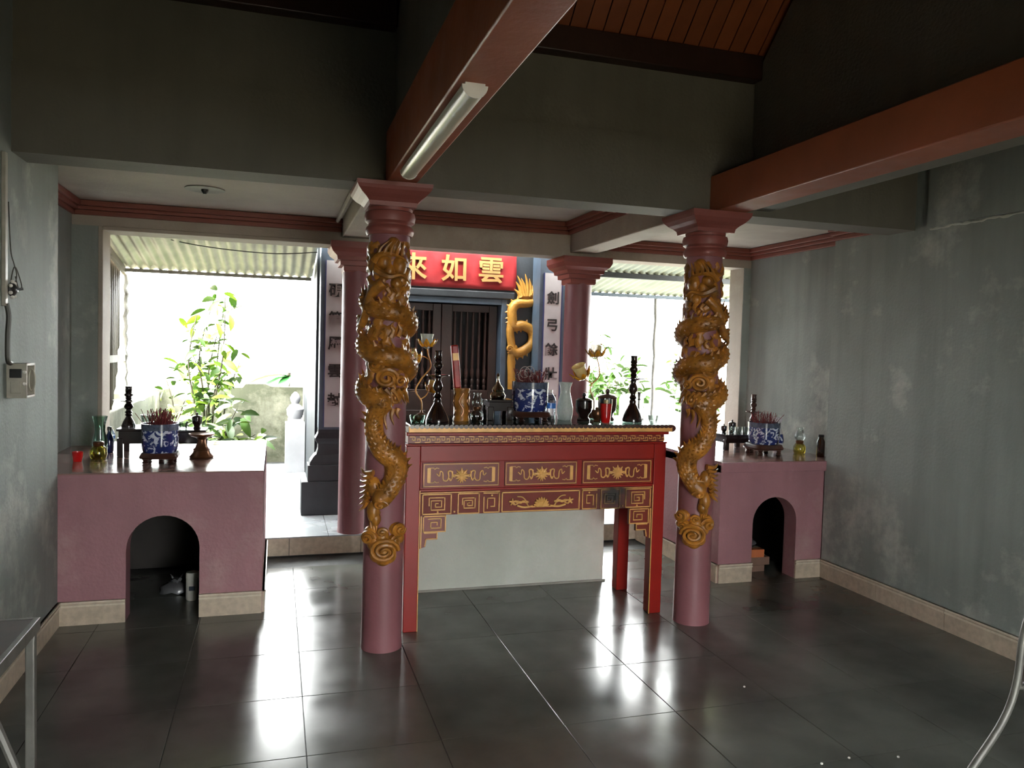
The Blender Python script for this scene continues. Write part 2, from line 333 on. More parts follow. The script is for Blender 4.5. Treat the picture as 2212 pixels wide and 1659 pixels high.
cornice(9, 3.76, 4.44, 3.76, 5.65, -1, 0, 2.29, 2.378)
cornice(10, 3.6, 3.97, 3.6, 4.44, -1, 0, 2.29, 2.378)
# pale frame round the left opening
struct(build(B(-1.113, -1.085, 5.63, 5.87, .795, 2.226).box(-1.085, .43, 5.63, 5.87, 2.20, 2.226), 'window_1', PALE, smooth=0, bev=.004), 'pale frame of the open left bay')
# roof boarding on the slope towards the ridge
rf = struct(build(MB().prism_yz([(3.9, slope_z(3.9)+.03), (YR, ZR+.03), (-2.0, slope_z(-2.0)+.03), (-2.0, slope_z(-2.0)+.10), (YR, ZR+.12), (3.9, slope_z(3.9)+.10)], -1.27, 3.8), 'ceiling_roof', DKWOOD, smooth=0))
bmh = MB().prism_yz([(3.82, slope_z(3.82)+.006), (YR, slope_z(YR+1e-4)+.006), (YR, slope_z(YR+1e-4)+.03), (3.82, slope_z(3.82)+.03)], -.042, .042).mesh('roof_board', 0); bmh.materials.append(PLANK)
for i in range(51):
    put('roof_board', bmh, rf, loc=(-1.02+.0905*i, 0, 0))
struct(build(B(-1.06, .52, 3.70, 3.80, 2.985, 3.115).box(.60, 2.485, 3.70, 3.80, 2.985, 3.115).box(2.6, 3.6, 3.70, 3.80, 2.985, 3.115), 'trim_11', DKWOOD, bev=.006), 'dark timber wall plate under the sloping roof boards')
# skirting tiles
def skirt(n, a, b, axis, off, pos, d, z1=.125, seg=.5):
    """row of skirting tiles from a to b along axis; off = face position, d = outward sign"""
    root = None; L = b-a; k = max(1, round(L/seg)); s = L/k
    for i in range(k):
        p0, p1 = a+i*s+.0015, a+(i+1)*s-.0015
        mb = MB(); md = MB()
        lo, hi = sorted((off, off+d*.012)); lo2, hi2 = sorted((off, off+d*.019))
        if axis == 'x': mb.box(p0, p1, lo, hi, 0, z1); md.box(p0, p1, lo2, hi2, z1-.028, z1-.016).box(p0, p1, lo2, hi2, z1-.008, z1)
        else: mb.box(lo, hi, p0, p1, 0, z1); md.box(lo2, hi2, p0, p1, z1-.028, z1-.016).box(lo2, hi2, p0, p1, z1-.008, z1)
        if root is None:
            root = build(mb, n if n else 'skirting', SKIRT, pos, smooth=0); build(md, 'ridge', RIDGE, root, smooth=0) if pos is None else build(md, 'ridge', RIDGE, pos, smooth=0)
        else:
            q = pos or root
            build(mb, 'skirting_tile', SKIRT, q, smooth=0); build(md, 'ridge', RIDGE, q, smooth=0)
    return root
struct(skirt('baseboard_right', -1.8, 4.43, 'y', 3.6, None, -1))
struct(skirt('baseboard_left', -1.8, 4.47, 'y', -1.07, None, 1))

# ---------------------------------------------------------------- beams and lamp
bmL = tag(build(B(.484, .625, -1.8, 3.757, 2.27, 2.515), 'ceiling_beam', BRICKRED, bev=.006), 'brick-red ceiling beam with the tube lamp fixed under it', 'beam')
bmR = tag(build(B(2.225, 2.41, -1.8, 3.757, 2.27, 2.462), 'ceiling_beam', BRICKRED, bev=.006), 'brick-red ceiling beam without a lamp, nearest the right wall', 'beam')
t = thing('tube_lamp', 'white half-round tube lamp fixed under the left red beam', 'lamp', (.542, 2.82, 2.27))
build(B(.512, .572, 2.235, 3.40, 2.258, 2.27), 'base_plate', WHITE, t)
prof = [(.539+.037*math.cos(a), 2.26-.036*math.sin(a)) for a in [PI*k/12 for k in range(13)]]
mb = MB(); mb.loft([[(x, y, z) for x, z in prof] for y in (2.235, 3.395)], cap=True); build(mb, 'diffuser', LAMPD, t, smooth=30)
for y0 in (2.225, 3.395):
    mb = MB(); mb.prism_xz([(.539+.039*math.cos(a), 2.2605-.038*math.sin(a)) for a in [PI*k/12 for k in range(13)]], y0, y0+.01); build(mb, 'end_cap', WHITE, t, smooth=0)

# ---------------------------------------------------------------- columns
def shaft_dragon(cx, cy, sg, name, label):
    R = .098; phi = math.atan2(-cx, -cy) if False else None
    d = Vector((-cx, -cy, 0)).normalized(); base = math.atan2(d.y, d.x)
    t = thing(name, label, 'column', (cx, cy, 0), None)
    def P(u, z, e=0.):       # u: arc length to the right as the camera sees it
        a = base + (sg*u)/R
        return (cx+(R+e)*math.cos(a), cy+(R+e)*math.sin(a), z)
    build(MB().lathe([(.102, 0), (.101, .02), (R, .5), (R, 2.07)], (cx, cy, 0), 40), 'shaft', COLP, t)
    build(MB().lathe([(.108, 2.035), (.115, 2.045), (.118, 2.06), (.112, 2.075), (.104, 2.082), (.104, 2.09), (.119, 2.10), (.124, 2.125), (.119, 2.145), (.108, 2.15), (.110, 2.18), (.112, 2.20)], (cx, cy, 0), 40), 'necking', CAPP, t)
    build(MB().square([(.112, 2.165), (.116, 2.185), (.13, 2.20), (.15, 2.215), (.168, 2.235), (.176, 2.25), (.178, 2.268)], (cx, cy, 0)), 'capital', CAPP, t, smooth=0)
    # coiled body: helix descending, then S over the front down to the cloud
    pts = []; rad = []
    turns = 2.62; z0, z1 = 1.80, 1.235; n = 92
    for i in range(n+1):
        k = i/n; a = -turns*2*PI*(1-k)   # ends at u=0
        u = -a*R*1.0; z = z0+(z1-z0)*k + .012*math.sin(a*2)
        pts.append(P(-u, z, .004)); rad.append(.036+.016*min(1, k*2.2))
    for u, z, e in spline([(.0, 1.235, .01), (-.05, 1.17, .004), (-.052, 1.08, .004), (-.012, 1.00, .006), (.042, .95, .008), (.05, .88, .008), (.015, .80, .012), (-.02, .755, .012)], 7)[1:]:
        pts.append(P(u, z, e)); rad.append(.046+.012*math.exp(-((z-.93)/.1)**2))
    m = len(pts)
    build(MB().tube(pts, rad, 12), 'dragon_body', GOLD, t)
    # ridge spikes along the coil
    mb = MB()
    for i in range(6, m-4, 2):
        p = Vector(pts[i]); o = Vector((p.x-cx, p.y-cy, 0)).normalized(); tg = (Vector(pts[i+1])-Vector(pts[i-1])).normalized(); upv = o.cross(tg).normalized()
        if upv.z < 0: upv = -upv
        q = p+upv*rad[i]*.8+o*rad[i]*.45; tip = q+upv*.026+o*.012-tg*.014
        a1, a2, a3 = q+tg*.012, q-tg*.012, q+o*.01-upv*.01
        mb.add([a1, a2, a3, q-o*.01, tip], [(0,2,4), (2,1,4), (1,3,4), (3,0,4), (0,3,1,2)])
    build(mb, 'spine_fins', GOLD, t)['kind'] = 'stuff'
    # scale plates on the body
    mb = MB()
    for i in range(4, m-6):
        p = Vector(pts[i]); o = Vector((p.x-cx, p.y-cy, 0)).normalized(); tg = (Vector(pts[i+1])-Vector(pts[i-1])).normalized(); upv = o.cross(tg).normalized()
        for k in (-1, 0, 1):
            an = k*.62+(.31 if i % 2 else 0)
            nv = (o*math.cos(an)+upv*math.sin(an)); q = p+nv*(rad[i]*.97)
            s1 = nv.cross(tg).normalized()
            mb.add([q+tg*.011-nv*.003, q+s1*.009, q-tg*.012+nv*.005, q-s1*.009, q+nv*.005], [(0,1,4), (1,2,4), (2,3,4), (3,0,4)])
    build(mb, 'scales', GOLD, t)['kind'] = 'stuff'
    # flame tongues: tapered ribbons lying on the shaft
    def tongue(mb, path, w0, e=.012):
        pp = spline(path, 5); mm = len(pp)
        mb.tube([P(u, z, e) for u, z in pp], [w0*(1-.9*i/(mm-1)) for i in range(mm)], 6)
    mb = MB()
    for s0, z, h in ((-.06, 1.545, .06), (-.03, 1.54, .045), (.012, 1.54, .075), (.045, 1.545, .085), (.075, 1.55, .055), (-.005, 1.775, -.05), (.03, 1.78, -.06), (.06, 1.79, -.05)):
        mb = MB(); tongue(mb, [(s0, z), (s0+.012, z+h*.45), (s0+.002, z+h*.75), (s0+.016, z+h)], .015); build(mb, 'flame', GOLD, t)
    for s0, h in ((-.035, .06), (.0, .10), (.03, .08), (.055, .05)):
        mb = MB(); tongue(mb, [(s0, 1.20), (s0-.006, 1.20-h*.5), (s0+.006, 1.20-h)], .014); build(mb, 'flame', GOLD, t)
    # low stucco relief of clouds and scales between the coils, bare shaft showing through
    nu, nz = 96, 110; vs = []; fs = []
    for j in range(nz+1):
        z = 1.19+.83*j/nz; ed = min(1, (z-1.19)/.05, (2.02-z)/.04)
        for i in range(nu):
            a = 2*PI*i/nu; q = Vector((math.cos(a)*1.6, math.sin(a)*1.6, z*16)) if True else None
            hN = noise.fractal(Vector((math.cos(a)*2.2+cx, math.sin(a)*2.2, z*22)), 1.0, 2.0, 4)
            e = -.006+.017*max(-.4, min(1.0, hN*1.5+.55))*ed
            vs.append((cx+(R+e)*math.cos(a), cy+(R+e)*math.sin(a), z))
    for j in range(nz):
        for i in range(nu): fs.append((j*nu+i, j*nu+(i+1) % nu, (j+1)*nu+(i+1) % nu, (j+1)*nu+i))
    mb = MB(); mb.add(vs, fs); build(mb, 'cloud_relief', GOLD, t, smooth=80)
    # tail mass under the capital
    mb = MB()
    for (u, z, rx, rz) in ((.02, 1.975, .052, .048), (-.025, 1.90, .05, .04), (.055, 1.885, .05, .055), (.0, 1.86, .04, .035), (.07, 1.82, .045, .04), (-.06, 1.86, .035, .05), (.04, 1.80, .045, .035)):
        p = P(u, z, -.006); mb.ball(p, rx*.72, rx*.72, rz, 14, 9)
    for k in range(5): tongue(mb, [(-.04+.022*k, 1.93), (-.03+.02*k, 1.965), (.0+.014*k, 2.0)], .012, .03)
    tongue(mb, [(-.06, 1.90), (-.03, 1.935), (.03, 1.93), (.075, 1.90)], .018, .03)
    tongue(mb, [(-.05, 1.86), (.0, 1.83), (.05, 1.84), (.09, 1.80)], .02, .03)
    build(mb, 'tail', GOLD, t)
    # fore limb with claws at the outer side
    mb = MB(); mb.tube([P(u, z, e) for u, z, e in spline([(-.02, 1.80, .02), (-.075, 1.74, .02), (-.10, 1.66, .025), (-.125, 1.60, .03)], 6)], [.026]*6+[.024]*6+[.02]*7, 10)
    for k in range(4):
        mb.tube([P(u, z, e) for u, z, e in spline([(-.115, 1.63-.012*k, .03), (-.15, 1.64-.022*k, .045), (-.165, 1.615-.024*k, .03)], 4)], [.011, .011, .011, .011, .009, .008, .007, .005, .002], 7)
    build(mb, 'claw', GOLD, t)
    # mane whorls
    def whorl(mb, u0, z0, r0, tr=2.2, w=.012, e=.014, dirn=1):
        pp = []
        for i in range(34):
            k = i/33; a = k*tr*2*PI*dirn; r = r0*(1-k*.88); pp.append(P(u0+r*math.cos(a), z0+r*math.sin(a), e+.012*k))
        mb.tube(pp, [w*(1-.3*i/33) for i in range(34)], 7)
    mb = MB(); whorl(mb, .0, 1.345, .048); whorl(mb, .055, 1.43, .03, 1.8, .011); whorl(mb, -.05, 1.41, .034, 1.8, .012, .014, -1); whorl(mb, .04, 1.25, .03, 1.6, .012); whorl(mb, -.03, 1.27, .032, 1.6, .012, .016, -1); whorl(mb, .06, 1.33, .026, 1.5, .01)
    for k in range(7): tongue(mb, [(-.07+.022*k, 1.295), (-.05+.022*k, 1.265), (-.045+.024*k, 1.225)], .014, .03)
    build(mb, 'mane', GOLD, t)
    # head at the foot of the coil: skull, snout, brow, eye, horns, whisker
    mb = MB(); p = P(-.015, .765, .018); mb.ball(p, .042, .042, .05, 14, 9); p = P(-.045, .70, .016); mb.ball(p, .032, .032, .055, 12, 8); p = P(-.05, .82, .004); mb.ball(p, .034, .034, .05, 12, 8); p = P(.005, .80, .012); mb.ball(p, .036, .036, .04, 12, 8); p = P(-.035, .665, .014); mb.ball(p, .026, .026, .035, 12, 8)
    p = P(-.085, .81, .012)
    for k in range(8): tongue(mb, [(-.045-.004*k, .89-.02*k), (-.09, .885-.024*k), (-.12-.004*k, .905-.032*k)], .016, .024)
    tongue(mb, [(.02, .80), (.0, .815), (-.04, .81)], .012, .045)
    build(mb, 'dragon_head', GOLD, t)
    mb = MB(); whorl(mb, -.012, .738, .024, 1.2, .007, .05); p = P(-.012, .738, .058); mb.ball(p, .012, .012, .012, 10, 7); build(mb, 'eye', GOLD, t)
    mb = MB()
    for k in range(3): tongue(mb, [(-.055+.012*k, .70), (-.062+.014*k, .64), (-.05+.01*k, .585)], .018, .006)
    build(mb, 'beard', GOLD, t)
    # cloud scroll at the bottom
    mb = MB()
    for (u, z, r) in ((.0, .505, .058), (-.05, .545, .048), (.05, .54, .048), (-.01, .575, .04), (.065, .61, .034), (.0, .465, .036), (-.07, .59, .036), (.03, .48, .04), (-.03, .485, .04), (-.085, .57, .03), (.08, .56, .03)):
        q = P(u, z, -.012); mb.ball(q, .040, .040, r, 14, 9)
    build(mb, 'cloud', GOLD, t)
    mb = MB(); whorl(mb, .004, .51, .058, 2.5, .012, .026); whorl(mb, .065, .612, .032, 1.8, .012, .022, -1); whorl(mb, -.065, .57, .032, 1.7, .011, .022); whorl(mb, .05, .555, .026, 1.6, .009, .016); whorl(mb, -.005, .60, .02, 1.5, .009, .016)
    build(mb, 'cloud_scroll', GOLD, t)
    return t
shaft_dragon(.522, 3.85, 1, 'dragon_column', 'mauve column wrapped by a gilded dragon, left of the red altar table')
shaft_dragon(2.262, 3.85, -1, 'dragon_column', 'mauve column wrapped by a gilded dragon, right of the red altar table')
for cx, lb in ((.552, 'plain mauve column on the porch behind the left dragon column'), (2.272, 'plain mauve column on the porch seen beside the white couplet')):
    t = thing('porch_column', lb, 'column', (cx, 5.76, .135))
    cy = 5.76
    build(MB().lathe([(.112, .135), (.108, .16), (.104, 2.06)], (cx, cy, 0), 36), 'shaft', COLP, t)
    build(MB().square([(.098, 2.02), (.104, 2.03), (.104, 2.06), (.128, 2.065), (.13, 2.095), (.15, 2.10), (.155, 2.125), (.185, 2.15), (.20, 2.18), (.20, 2.223)], (cx, cy, 0)), 'capital', CAPP, t, smooth=0)

# ================================================================ masonry altars
def masonry_altar(name, label, x0, x1, yf, yb, H, ax0, ax1, atop, lip, sides, sk):
    t = thing(name, label, 'altar', ((x0+x1)/2, (yf+yb)/2, 0))
    r = (ax1-ax0)/2; cx = (ax0+ax1)/2; zs = atop-r*1.0
    poly = [(x0, 0), (ax0, 0), (ax0, zs)]+[(cx-r*math.cos(a), zs+r*math.sin(a)) for a in [PI*k/18 for k in range(1, 18)]]+[(ax1, zs), (ax1, 0), (x1, 0), (x1, H-.02), (x0, H-.02)]
    build(MB().prism_xz(poly, yf, yf+.13), 'front_wall', PINK, t, smooth=30)
    build(B(sides[0], sides[0]+.12, yf+.13, yb, 0, H-.02).box(sides[1]-.12, sides[1], yf+.13, yb, 0, H-.02).box(sides[0]+.12, sides[1]-.12, yb-.12, yb, 0, H-.02), 'body', PINK, t, smooth=0)
    build(B(sides[0]+.12, sides[0]+.135, yf+.131, yb-.12, .001, H-.07).box(sides[1]-.135, sides[1]-.12, yf+.131, yb-.12, .001, H-.07).box(sides[0]+.135, sides[1]-.135, yb-.135, yb-.12, .001, H-.07).box(sides[0]+.135, sides[1]-.135, yf+.131, yb-.135, H-.085, H-.07), 'hollow_shade_lining', SHADE, t, smooth=0)  # added dark lining: shade of the arch hollow put into the colour
    top = build(B(sides[0], sides[1], yf+.002, yb, H-.07, H-.008), 'top_slab', PINK, t, smooth=0)
    n = 2; m = 3; dx = (sides[1]-sides[0])/n; dy = (yb-yf)/m
    for i in range(n):
        for j in range(m):
            build(B(sides[0]+i*dx+.0012, sides[0]+(i+1)*dx-.0012, yf+j*dy+.0012, yf+(j+1)*dy-.0012, H-.008, H), 'top_tile', ALTTOP, top, smooth=0)
    xa, xb = max(sides[0], -1.084), min(sides[1], 3.688); sl = build(B(xa, xb, yb, 5.87, .136, H-.008), 'sill_block', PINK, t, smooth=0)
    build(B(xa, xb, yb+.0015, 5.87, H-.008, H), 'sill_tile', ALTTOP, sl, smooth=0, bev=.004)
    if lip: build(B(x0-.004, x1+.02, yf-.018, yf+.002, H-.068, H-.001), 'front_lip', PINK, t, smooth=0, bev=.006)
    for a, b in ((x0+.002, ax0), (ax1, x1-.002)):
        mb = B(a, b, yf-.013, yf, 0, .125); build(mb, 'skirting_tile', SKIRT, t, smooth=0)
        build(B(a, b, yf-.019, yf-.012, .098, .108).box(a, b, yf-.019, yf-.012, .117, .125), 'ridge', RIDGE, t, smooth=0)
    if sk is not None:
        xs, d = sk; k = 3; L = (5.64-yf)/k
        for i in range(k):
            lo, hi = sorted((xs, xs+d*.013)); build(B(lo, hi, yf+i*L+.001, yf+(i+1)*L-.001, 0, .125), 'skirting_tile', SKIRT, t, smooth=0)
            lo, hi = sorted((xs, xs+d*.019)); build(B(lo, hi, yf+i*L+.001, yf+(i+1)*L-.001, .117, .125), 'ridge', RIDGE, t, smooth=0)
    return t
masonry_altar('masonry_altar', 'pink plastered altar with arched hollow against the left wall', -1.0695, -.058, 4.485, 5.644, .795, -.748, -.385, .561, False, (-1.268, -.058), (-.058, 1))
masonry_altar('masonry_altar', 'pink plastered altar with arched hollow against the right wall', 2.797, 3.598, 4.445, 5.644, .80, 3.05, 3.39, .56, True, (2.797, 3.758), (2.797, -1))
t = thing('masonry_plinth', 'whitewashed masonry block standing behind the red altar table', 'plinth', (1.4, 5.0, 0))
build(B(.74, 2.075, 4.655, 5.35, .0, .90), 'block', BLOCKW, t, bev=.012, smooth=0)
build(B(.74, 2.085, 4.645, 4.655, .0, .012), 'mortar_edge', STONE, t, smooth=0)

# ================================================================ red altar table
T = thing('altar_table', 'red lacquered altar table with gilded fret carving between the dragon columns', 'table', (1.41, 4.25, 0))
YF = 4.0
for x0 in (.652, 2.075):
    build(B(x0, x0+.075, YF, YF+.075, 0, .985), 'leg', RED, T, bev=.004); build(B(x0, x0+.075, 4.445, 4.52, 0, .985), 'leg', RED, T, bev=.004)
# gold arris on the inner edge of the front legs
build(B(.7255, .7295, YF-.002, YF+.004, 0, .75), 'leg_arris', GOLDL, T, smooth=0); build(B(2.0725, 2.0765, YF-.002, YF+.004, 0, .75), 'leg_arris', GOLDL, T, smooth=0)
build(B(.727, 2.075, YF+.006, YF+.03, .745, .985).box(.727, 2.075, 4.49, 4.512, .62, .985).box(.66, .682, 4.075, 4.445, .62, .985).box(2.12, 2.142, 4.075, 4.445, .62, .985), 'apron_frame', RED, T, bev=.003)
build(B(.727, 2.075, YF+.002, YF+.012, .900, .985), 'upper_rail', RED, T, bev=.003)
build(B(.727, 2.075, YF-.002, YF+.012, .742, .756), 'lower_rail', RED, T, bev=.003)
# stepped waist with key fret
build(B(.648, 2.154, YF-.004, 4.524, .985, .995), 'waist_bead', RED, T, bev=.003)
build(B(.662, 2.140, YF+.012, 4.508, .995, 1.038), 'waist', REDD, T, bev=.002)
build(B(.650, 2.160, YF-.010, 4.53, 1.038, 1.056), 'cornice', RED, T, bev=.004)
top = build(B(.655, 2.165, YF-.03, 4.55, 1.056, 1.094), 'top', BWOOD, T, bev=.004)
build(B(.655, 2.165, YF-.038, YF-.03, 1.058, 1.092), 'gold_edge', GOLDL, T, bev=.003)
mb = MB(); mb.lathe([(.002, -.0), (.022, .0), (.026, .008), (.026, .5), (.022, .575), (.002, .58)], (0, 0, 0), 14)
mb.v = [(2.168+v[0]*.9, YF-.036+v[2], 1.076+v[1]*.8) for v in mb.v]; build(mb, 'rolled_end', BWOOD, T)
mb = MB(); mb.lathe([(.002, -.0), (.020, .0), (.022, .008), (.022, .5), (.02, .575), (.002, .58)], (0, 0, 0), 14)
mb.v = [(.655+v[0]*.9, YF-.036+v[2], 1.076+v[1]*.8) for v in mb.v]; build(mb, 'rolled_end', BWOOD, T)
mb = MB()
for i in range(58):
    x = .672+i*.0259; mb.prism_xz([(x+.013*math.cos(a), 1.0885+.010*math.sin(a)) for a in [2*PI*k/10 for k in range(10)]], YF-.044, YF-.036)
build(mb, 'scalloped_edging', BWOOD, T)
build(B(.665, 2.155, YF-.02, 4.53, 1.0945, 1.0985), 'glass_sheet', GLASSG, T, smooth=0)
mb = MB(); x = .672; kk = 0
while x < 2.12:
    up = kk % 2; a, b = (1.000, 1.033)
    if up: pts = [(x, a+.002), (x+.026, a+.002), (x+.026, a+.020), (x+.011, a+.020), (x+.011, a+.012)]
    else: pts = [(x, b-.002), (x+.026, b-.002), (x+.026, b-.020), (x+.011, b-.020), (x+.011, b-.012)]
    mb.stroke(pts, .0038, YF+.0085, YF+.0125); x += .0262; kk += 1
build(mb, 'key_fret', GOLDL, T, smooth=0)
# three carved drawer panels
def rect(mb, x0, x1, z0, z1, w, y0, y1): mb.stroke([(x0, z0), (x1, z0), (x1, z1), (x0, z1), (x0, z0)], w, y0, y1)
def drawer(x0, x1):
    p = build(B(x0, x1, YF-.001, YF+.012, .763, .896), 'drawer_panel', REDD, T, bev=.002)
    mb = MB(); rect(mb, x0+.008, x1-.008, .771, .888, .0035, YF-.005, YF); build(mb, 'gold_border', GOLDL, p, smooth=0)
    c = (x0+x1)/2; mb = MB()
    for s in (-1, 1):
        xe = c+s*.175; mb.prism_xz([(xe-.009, .79), (xe+.009, .79), (xe+.009, .868), (xe-.009, .868)], YF-.004, YF)
        for zz in (.79, .868):
            q = 1 if zz < .82 else -1
            mb.stroke([(xe, zz), (xe-s*.024, zz), (xe-s*.03, zz+q*.007), (xe-s*.04, zz), (xe-s*.052, zz+q*.003)], .0035, YF-.004, YF)
        # looping scroll
        pts = spline([(c+s*.028, .825), (c+s*.045, .822), (c+s*.055, .848), (c+s*.072, .848), (c+s*.07, .82), (c+s*.08, .80), (c+s*.098, .804), (c+s*.102, .84), (c+s*.115, .85), (c+s*.12, .825), (c+s*.135, .838)], 5)
        mb.tube([(a, YF-.003, b) for a, b in pts], [.0048*(1-.4*i/len(pts)) for i in range(len(pts))], 6)
        mb.tube([(a, YF-.003, b) for a, b in spline([(c+s*.05, .85), (c+s*.052, .815), (c+s*.06, .80), (c+s*.066, .812)], 5)], .0042, 6)
    for k in range(9):
        a = PI*(.06+.88*k/8)*1.0+(-.35 if k % 2 else 0)*0; L = .034 if k % 2 else .046
        mb.tube([(c, YF-.002, .822), (c+.5*L*math.cos(a), YF-.007, .822+.5*L*math.sin(a)), (c+L*math.cos(a), YF-.004, .822+L*math.sin(a))], [.006, .008, .002], 6)
    for s in (-1, 1):
        for k in range(3):
            a = -PI*(.12+.16*k); L = .036; mb.tube([(c, YF-.002, .822), (c+s*.5*L*math.cos(a), YF-.006, .822+.5*L*math.sin(a)), (c+s*L*math.cos(a), YF-.003, .822+L*math.sin(a))], [.005, .006, .002], 6)
    mb.ball((c, YF-.004, .815), .016, .008, .015)
    build(mb, 'lotus_relief', GOLDL, p)
drawer(.738, 1.158); drawer(1.186, 1.606); drawer(1.634, 2.062)
# burnt patch on the lower right fret: own material with a scorch of fixed shape
def scorch(m0, name, c, r):
    m = m0.copy(); m.name = name; nt = m.node_tree; N = nt.nodes; L = nt.links; p = N['Principled BSDF']; base = p.inputs['Base Color'].links[0].from_socket
    tc = [n for n in N if n.type == 'TEX_COORD'][0]; vd = N.new('ShaderNodeVectorMath'); vd.operation = 'DISTANCE'; vd.inputs[1].default_value = (c[0]-1.41, c[1]-4.25, c[2]); L.new(tc.outputs['Object'], vd.inputs[0])
    nz = N.new('ShaderNodeTexNoise'); nz.inputs['Scale'].default_value = 22; L.new(tc.outputs['Object'], nz.inputs['Vector'])
    ad = N.new('ShaderNodeMath'); ad.operation = 'MULTIPLY_ADD'; ad.inputs[1].default_value = .12; L.new(nz.outputs['Fac'], ad.inputs[0]); L.new(vd.outputs['Value'], ad.inputs[2])
    mr = N.new('ShaderNodeMapRange'); mr.inputs['From Min'].default_value = r*.2+.06; mr.inputs['From Max'].default_value = r+.06; L.new(ad.outputs[0], mr.inputs['Value'])
    mx = N.new('ShaderNodeMix'); mx.data_type = 'RGBA'; mx.inputs['A'].default_value = (.02, .014, .01, 1); L.new(base, mx.inputs['B']); L.new(mr.outputs['Result'], mx.inputs['Factor']); L.new(mx.outputs['Result'], p.inputs['Base Color'])
    p.inputs['Roughness'].default_value = .6; return m
SCR = scorch(REDD, 'scorched_brown_lacquer', (1.83, 4.0, .69), .15); SCG = scorch(GOLDL, 'scorched_gold_line', (1.83, 4.0, .69), .15)
lower = build(B(.729, 2.0715, YF+.004, YF+.02, .617, .742), 'lower_apron', SCR, T, bev=.002)
def spiral_sq(mb, cx, cz, s, flip=1, w=.0055, inner=True):
    h = s/2
    pts = [(cx+flip*h, cz+h), (cx+flip*h, cz-h), (cx-flip*h, cz-h), (cx-flip*h, cz+h), (cx+flip*h*.3, cz+h)] if not inner else \
          [(cx-flip*h, cz-h), (cx-flip*h, cz+h), (cx+flip*h, cz+h), (cx+flip*h, cz-h), (cx-flip*h*.55, cz-h), (cx-flip*h*.55, cz+h*.6), (cx+flip*h*.5, cz+h*.6), (cx+flip*h*.5, cz-h*.45), (cx-flip*h*.1, cz-h*.45), (cx-flip*h*.1, cz+h*.1)]
    mb.stroke(pts, w, YF-.002, YF+.004)
def fret(m, s, xe):
    # s=+1: starts at the left leg and runs right; s=-1 mirrored
    mb = MB(); X = lambda d: xe+s*d
    mb.stroke([(X(.006), .736), (X(.432), .736)], .004, YF-.001, YF+.004)
    rect(mb, X(.014), X(.166), .624, .728, .0055, YF-.003, YF+.004); rect(mb, X(.204), X(.318), .622, .728, .0055, YF-.003, YF+.004); mb.stroke([(X(.345), .705), (X(.345), .624), (X(.43), .624), (X(.43), .728), (X(.345), .728)], .0055, YF-.003, YF+.004)
    for cx, h in ((.09, .036), (.262, .030), ):
        pts = [(-1, -.2), (-1, 1), (1, 1), (1, -.9), (-.75, -.9), (-.75, .55), (.6, .55), (.6, -.45), (-.2, -.45), (-.2, .1), (.15, .1)]
        mb.stroke([(X(cx+a*h*1.15), .676+b*h*.95) for a, b in pts], .005, YF-.003, YF+.004)
    mb.stroke([(X(.365), .645), (X(.365), .70), (X(.405), .70), (X(.405), .655), (X(.385), .655)], .005, YF-.003, YF+.004)
    for cx, cz in ((.185, .633), (.39, .715), (.095, .634)): mb.prism_xz([(X(cx)+.005*math.cos(a), cz+.005*math.sin(a)) for a in [2*PI*k/8 for k in range(8)]], YF-.003, YF+.004)
    build(mb, 'gold_fret', m, lower, smooth=0)
    # stepped corner bracket
    poly = [(X(.0), .617), (X(.142), .617), (X(.142), .526), (X(.098), .526), (X(.098), .487), (X(.04), .487), (X(.034), .45), (X(.0), .44)]
    if s < 0: poly = poly[::-1]
    br = build(MB().prism_xz(poly, YF+.004, YF+.02), 'corner_bracket', REDD, T, smooth=0)
    mb = MB(); mb.stroke([(X(.008), .61), (X(.008), .445)], .006, YF-.002, YF+.004); rect(mb, X(.02), X(.138), .53, .612, .0055, YF-.002, YF+.004)
    mb.stroke([(X(.028), .524), (X(.094), .524), (X(.094), .492), (X(.036), .492), (X(.03), .455)], .005, YF-.002, YF+.004)
    pts = [(-1, 1), (1, 1), (1, -.9), (-.6, -.9), (-.6, .3), (.4, .3), (.4, -.3)]
    mb.stroke([(X(.08+a*.034), .573+b*.026) for a, b in pts], .005, YF-.002, YF+.004)
    build(mb, 'gold_fret', m, br, smooth=0)
    # bracket of the rear leg
    poly2 = [(X(.0), .617), (X(.12), .617), (X(.12), .60), (X(.085), .59), (X(.06), .57), (X(.045), .545), (X(.0), .535)]
    if s < 0: poly2 = poly2[::-1]
    build(MB().prism_xz(poly2, 4.48, 4.50), 'rear_bracket', REDD, T, smooth=0)
fret(GOLDL, 1, .729); fret(SCG, -1, 2.0715)
build(B(.729, 2.0715, 4.49, 4.505, .60, .63), 'rear_rail', REDD, T, smooth=0)
mb = MB(); rect(mb, 1.176, 1.622, .624, .728, .006, YF-.003, YF+.004); build(mb, 'gold_border', GOLDL, lower, smooth=0)
mb = MB(); c = 1.40
for k in range(9):
    a = PI*(.05+.9*k/8); mb.tube([(c, YF, .650), (c+.03*math.cos(a), YF-.008, .650+.026*math.sin(a)), (c+.045*math.cos(a), YF-.004, .650+.048*math.sin(a))], [.009, .011, .003], 6)
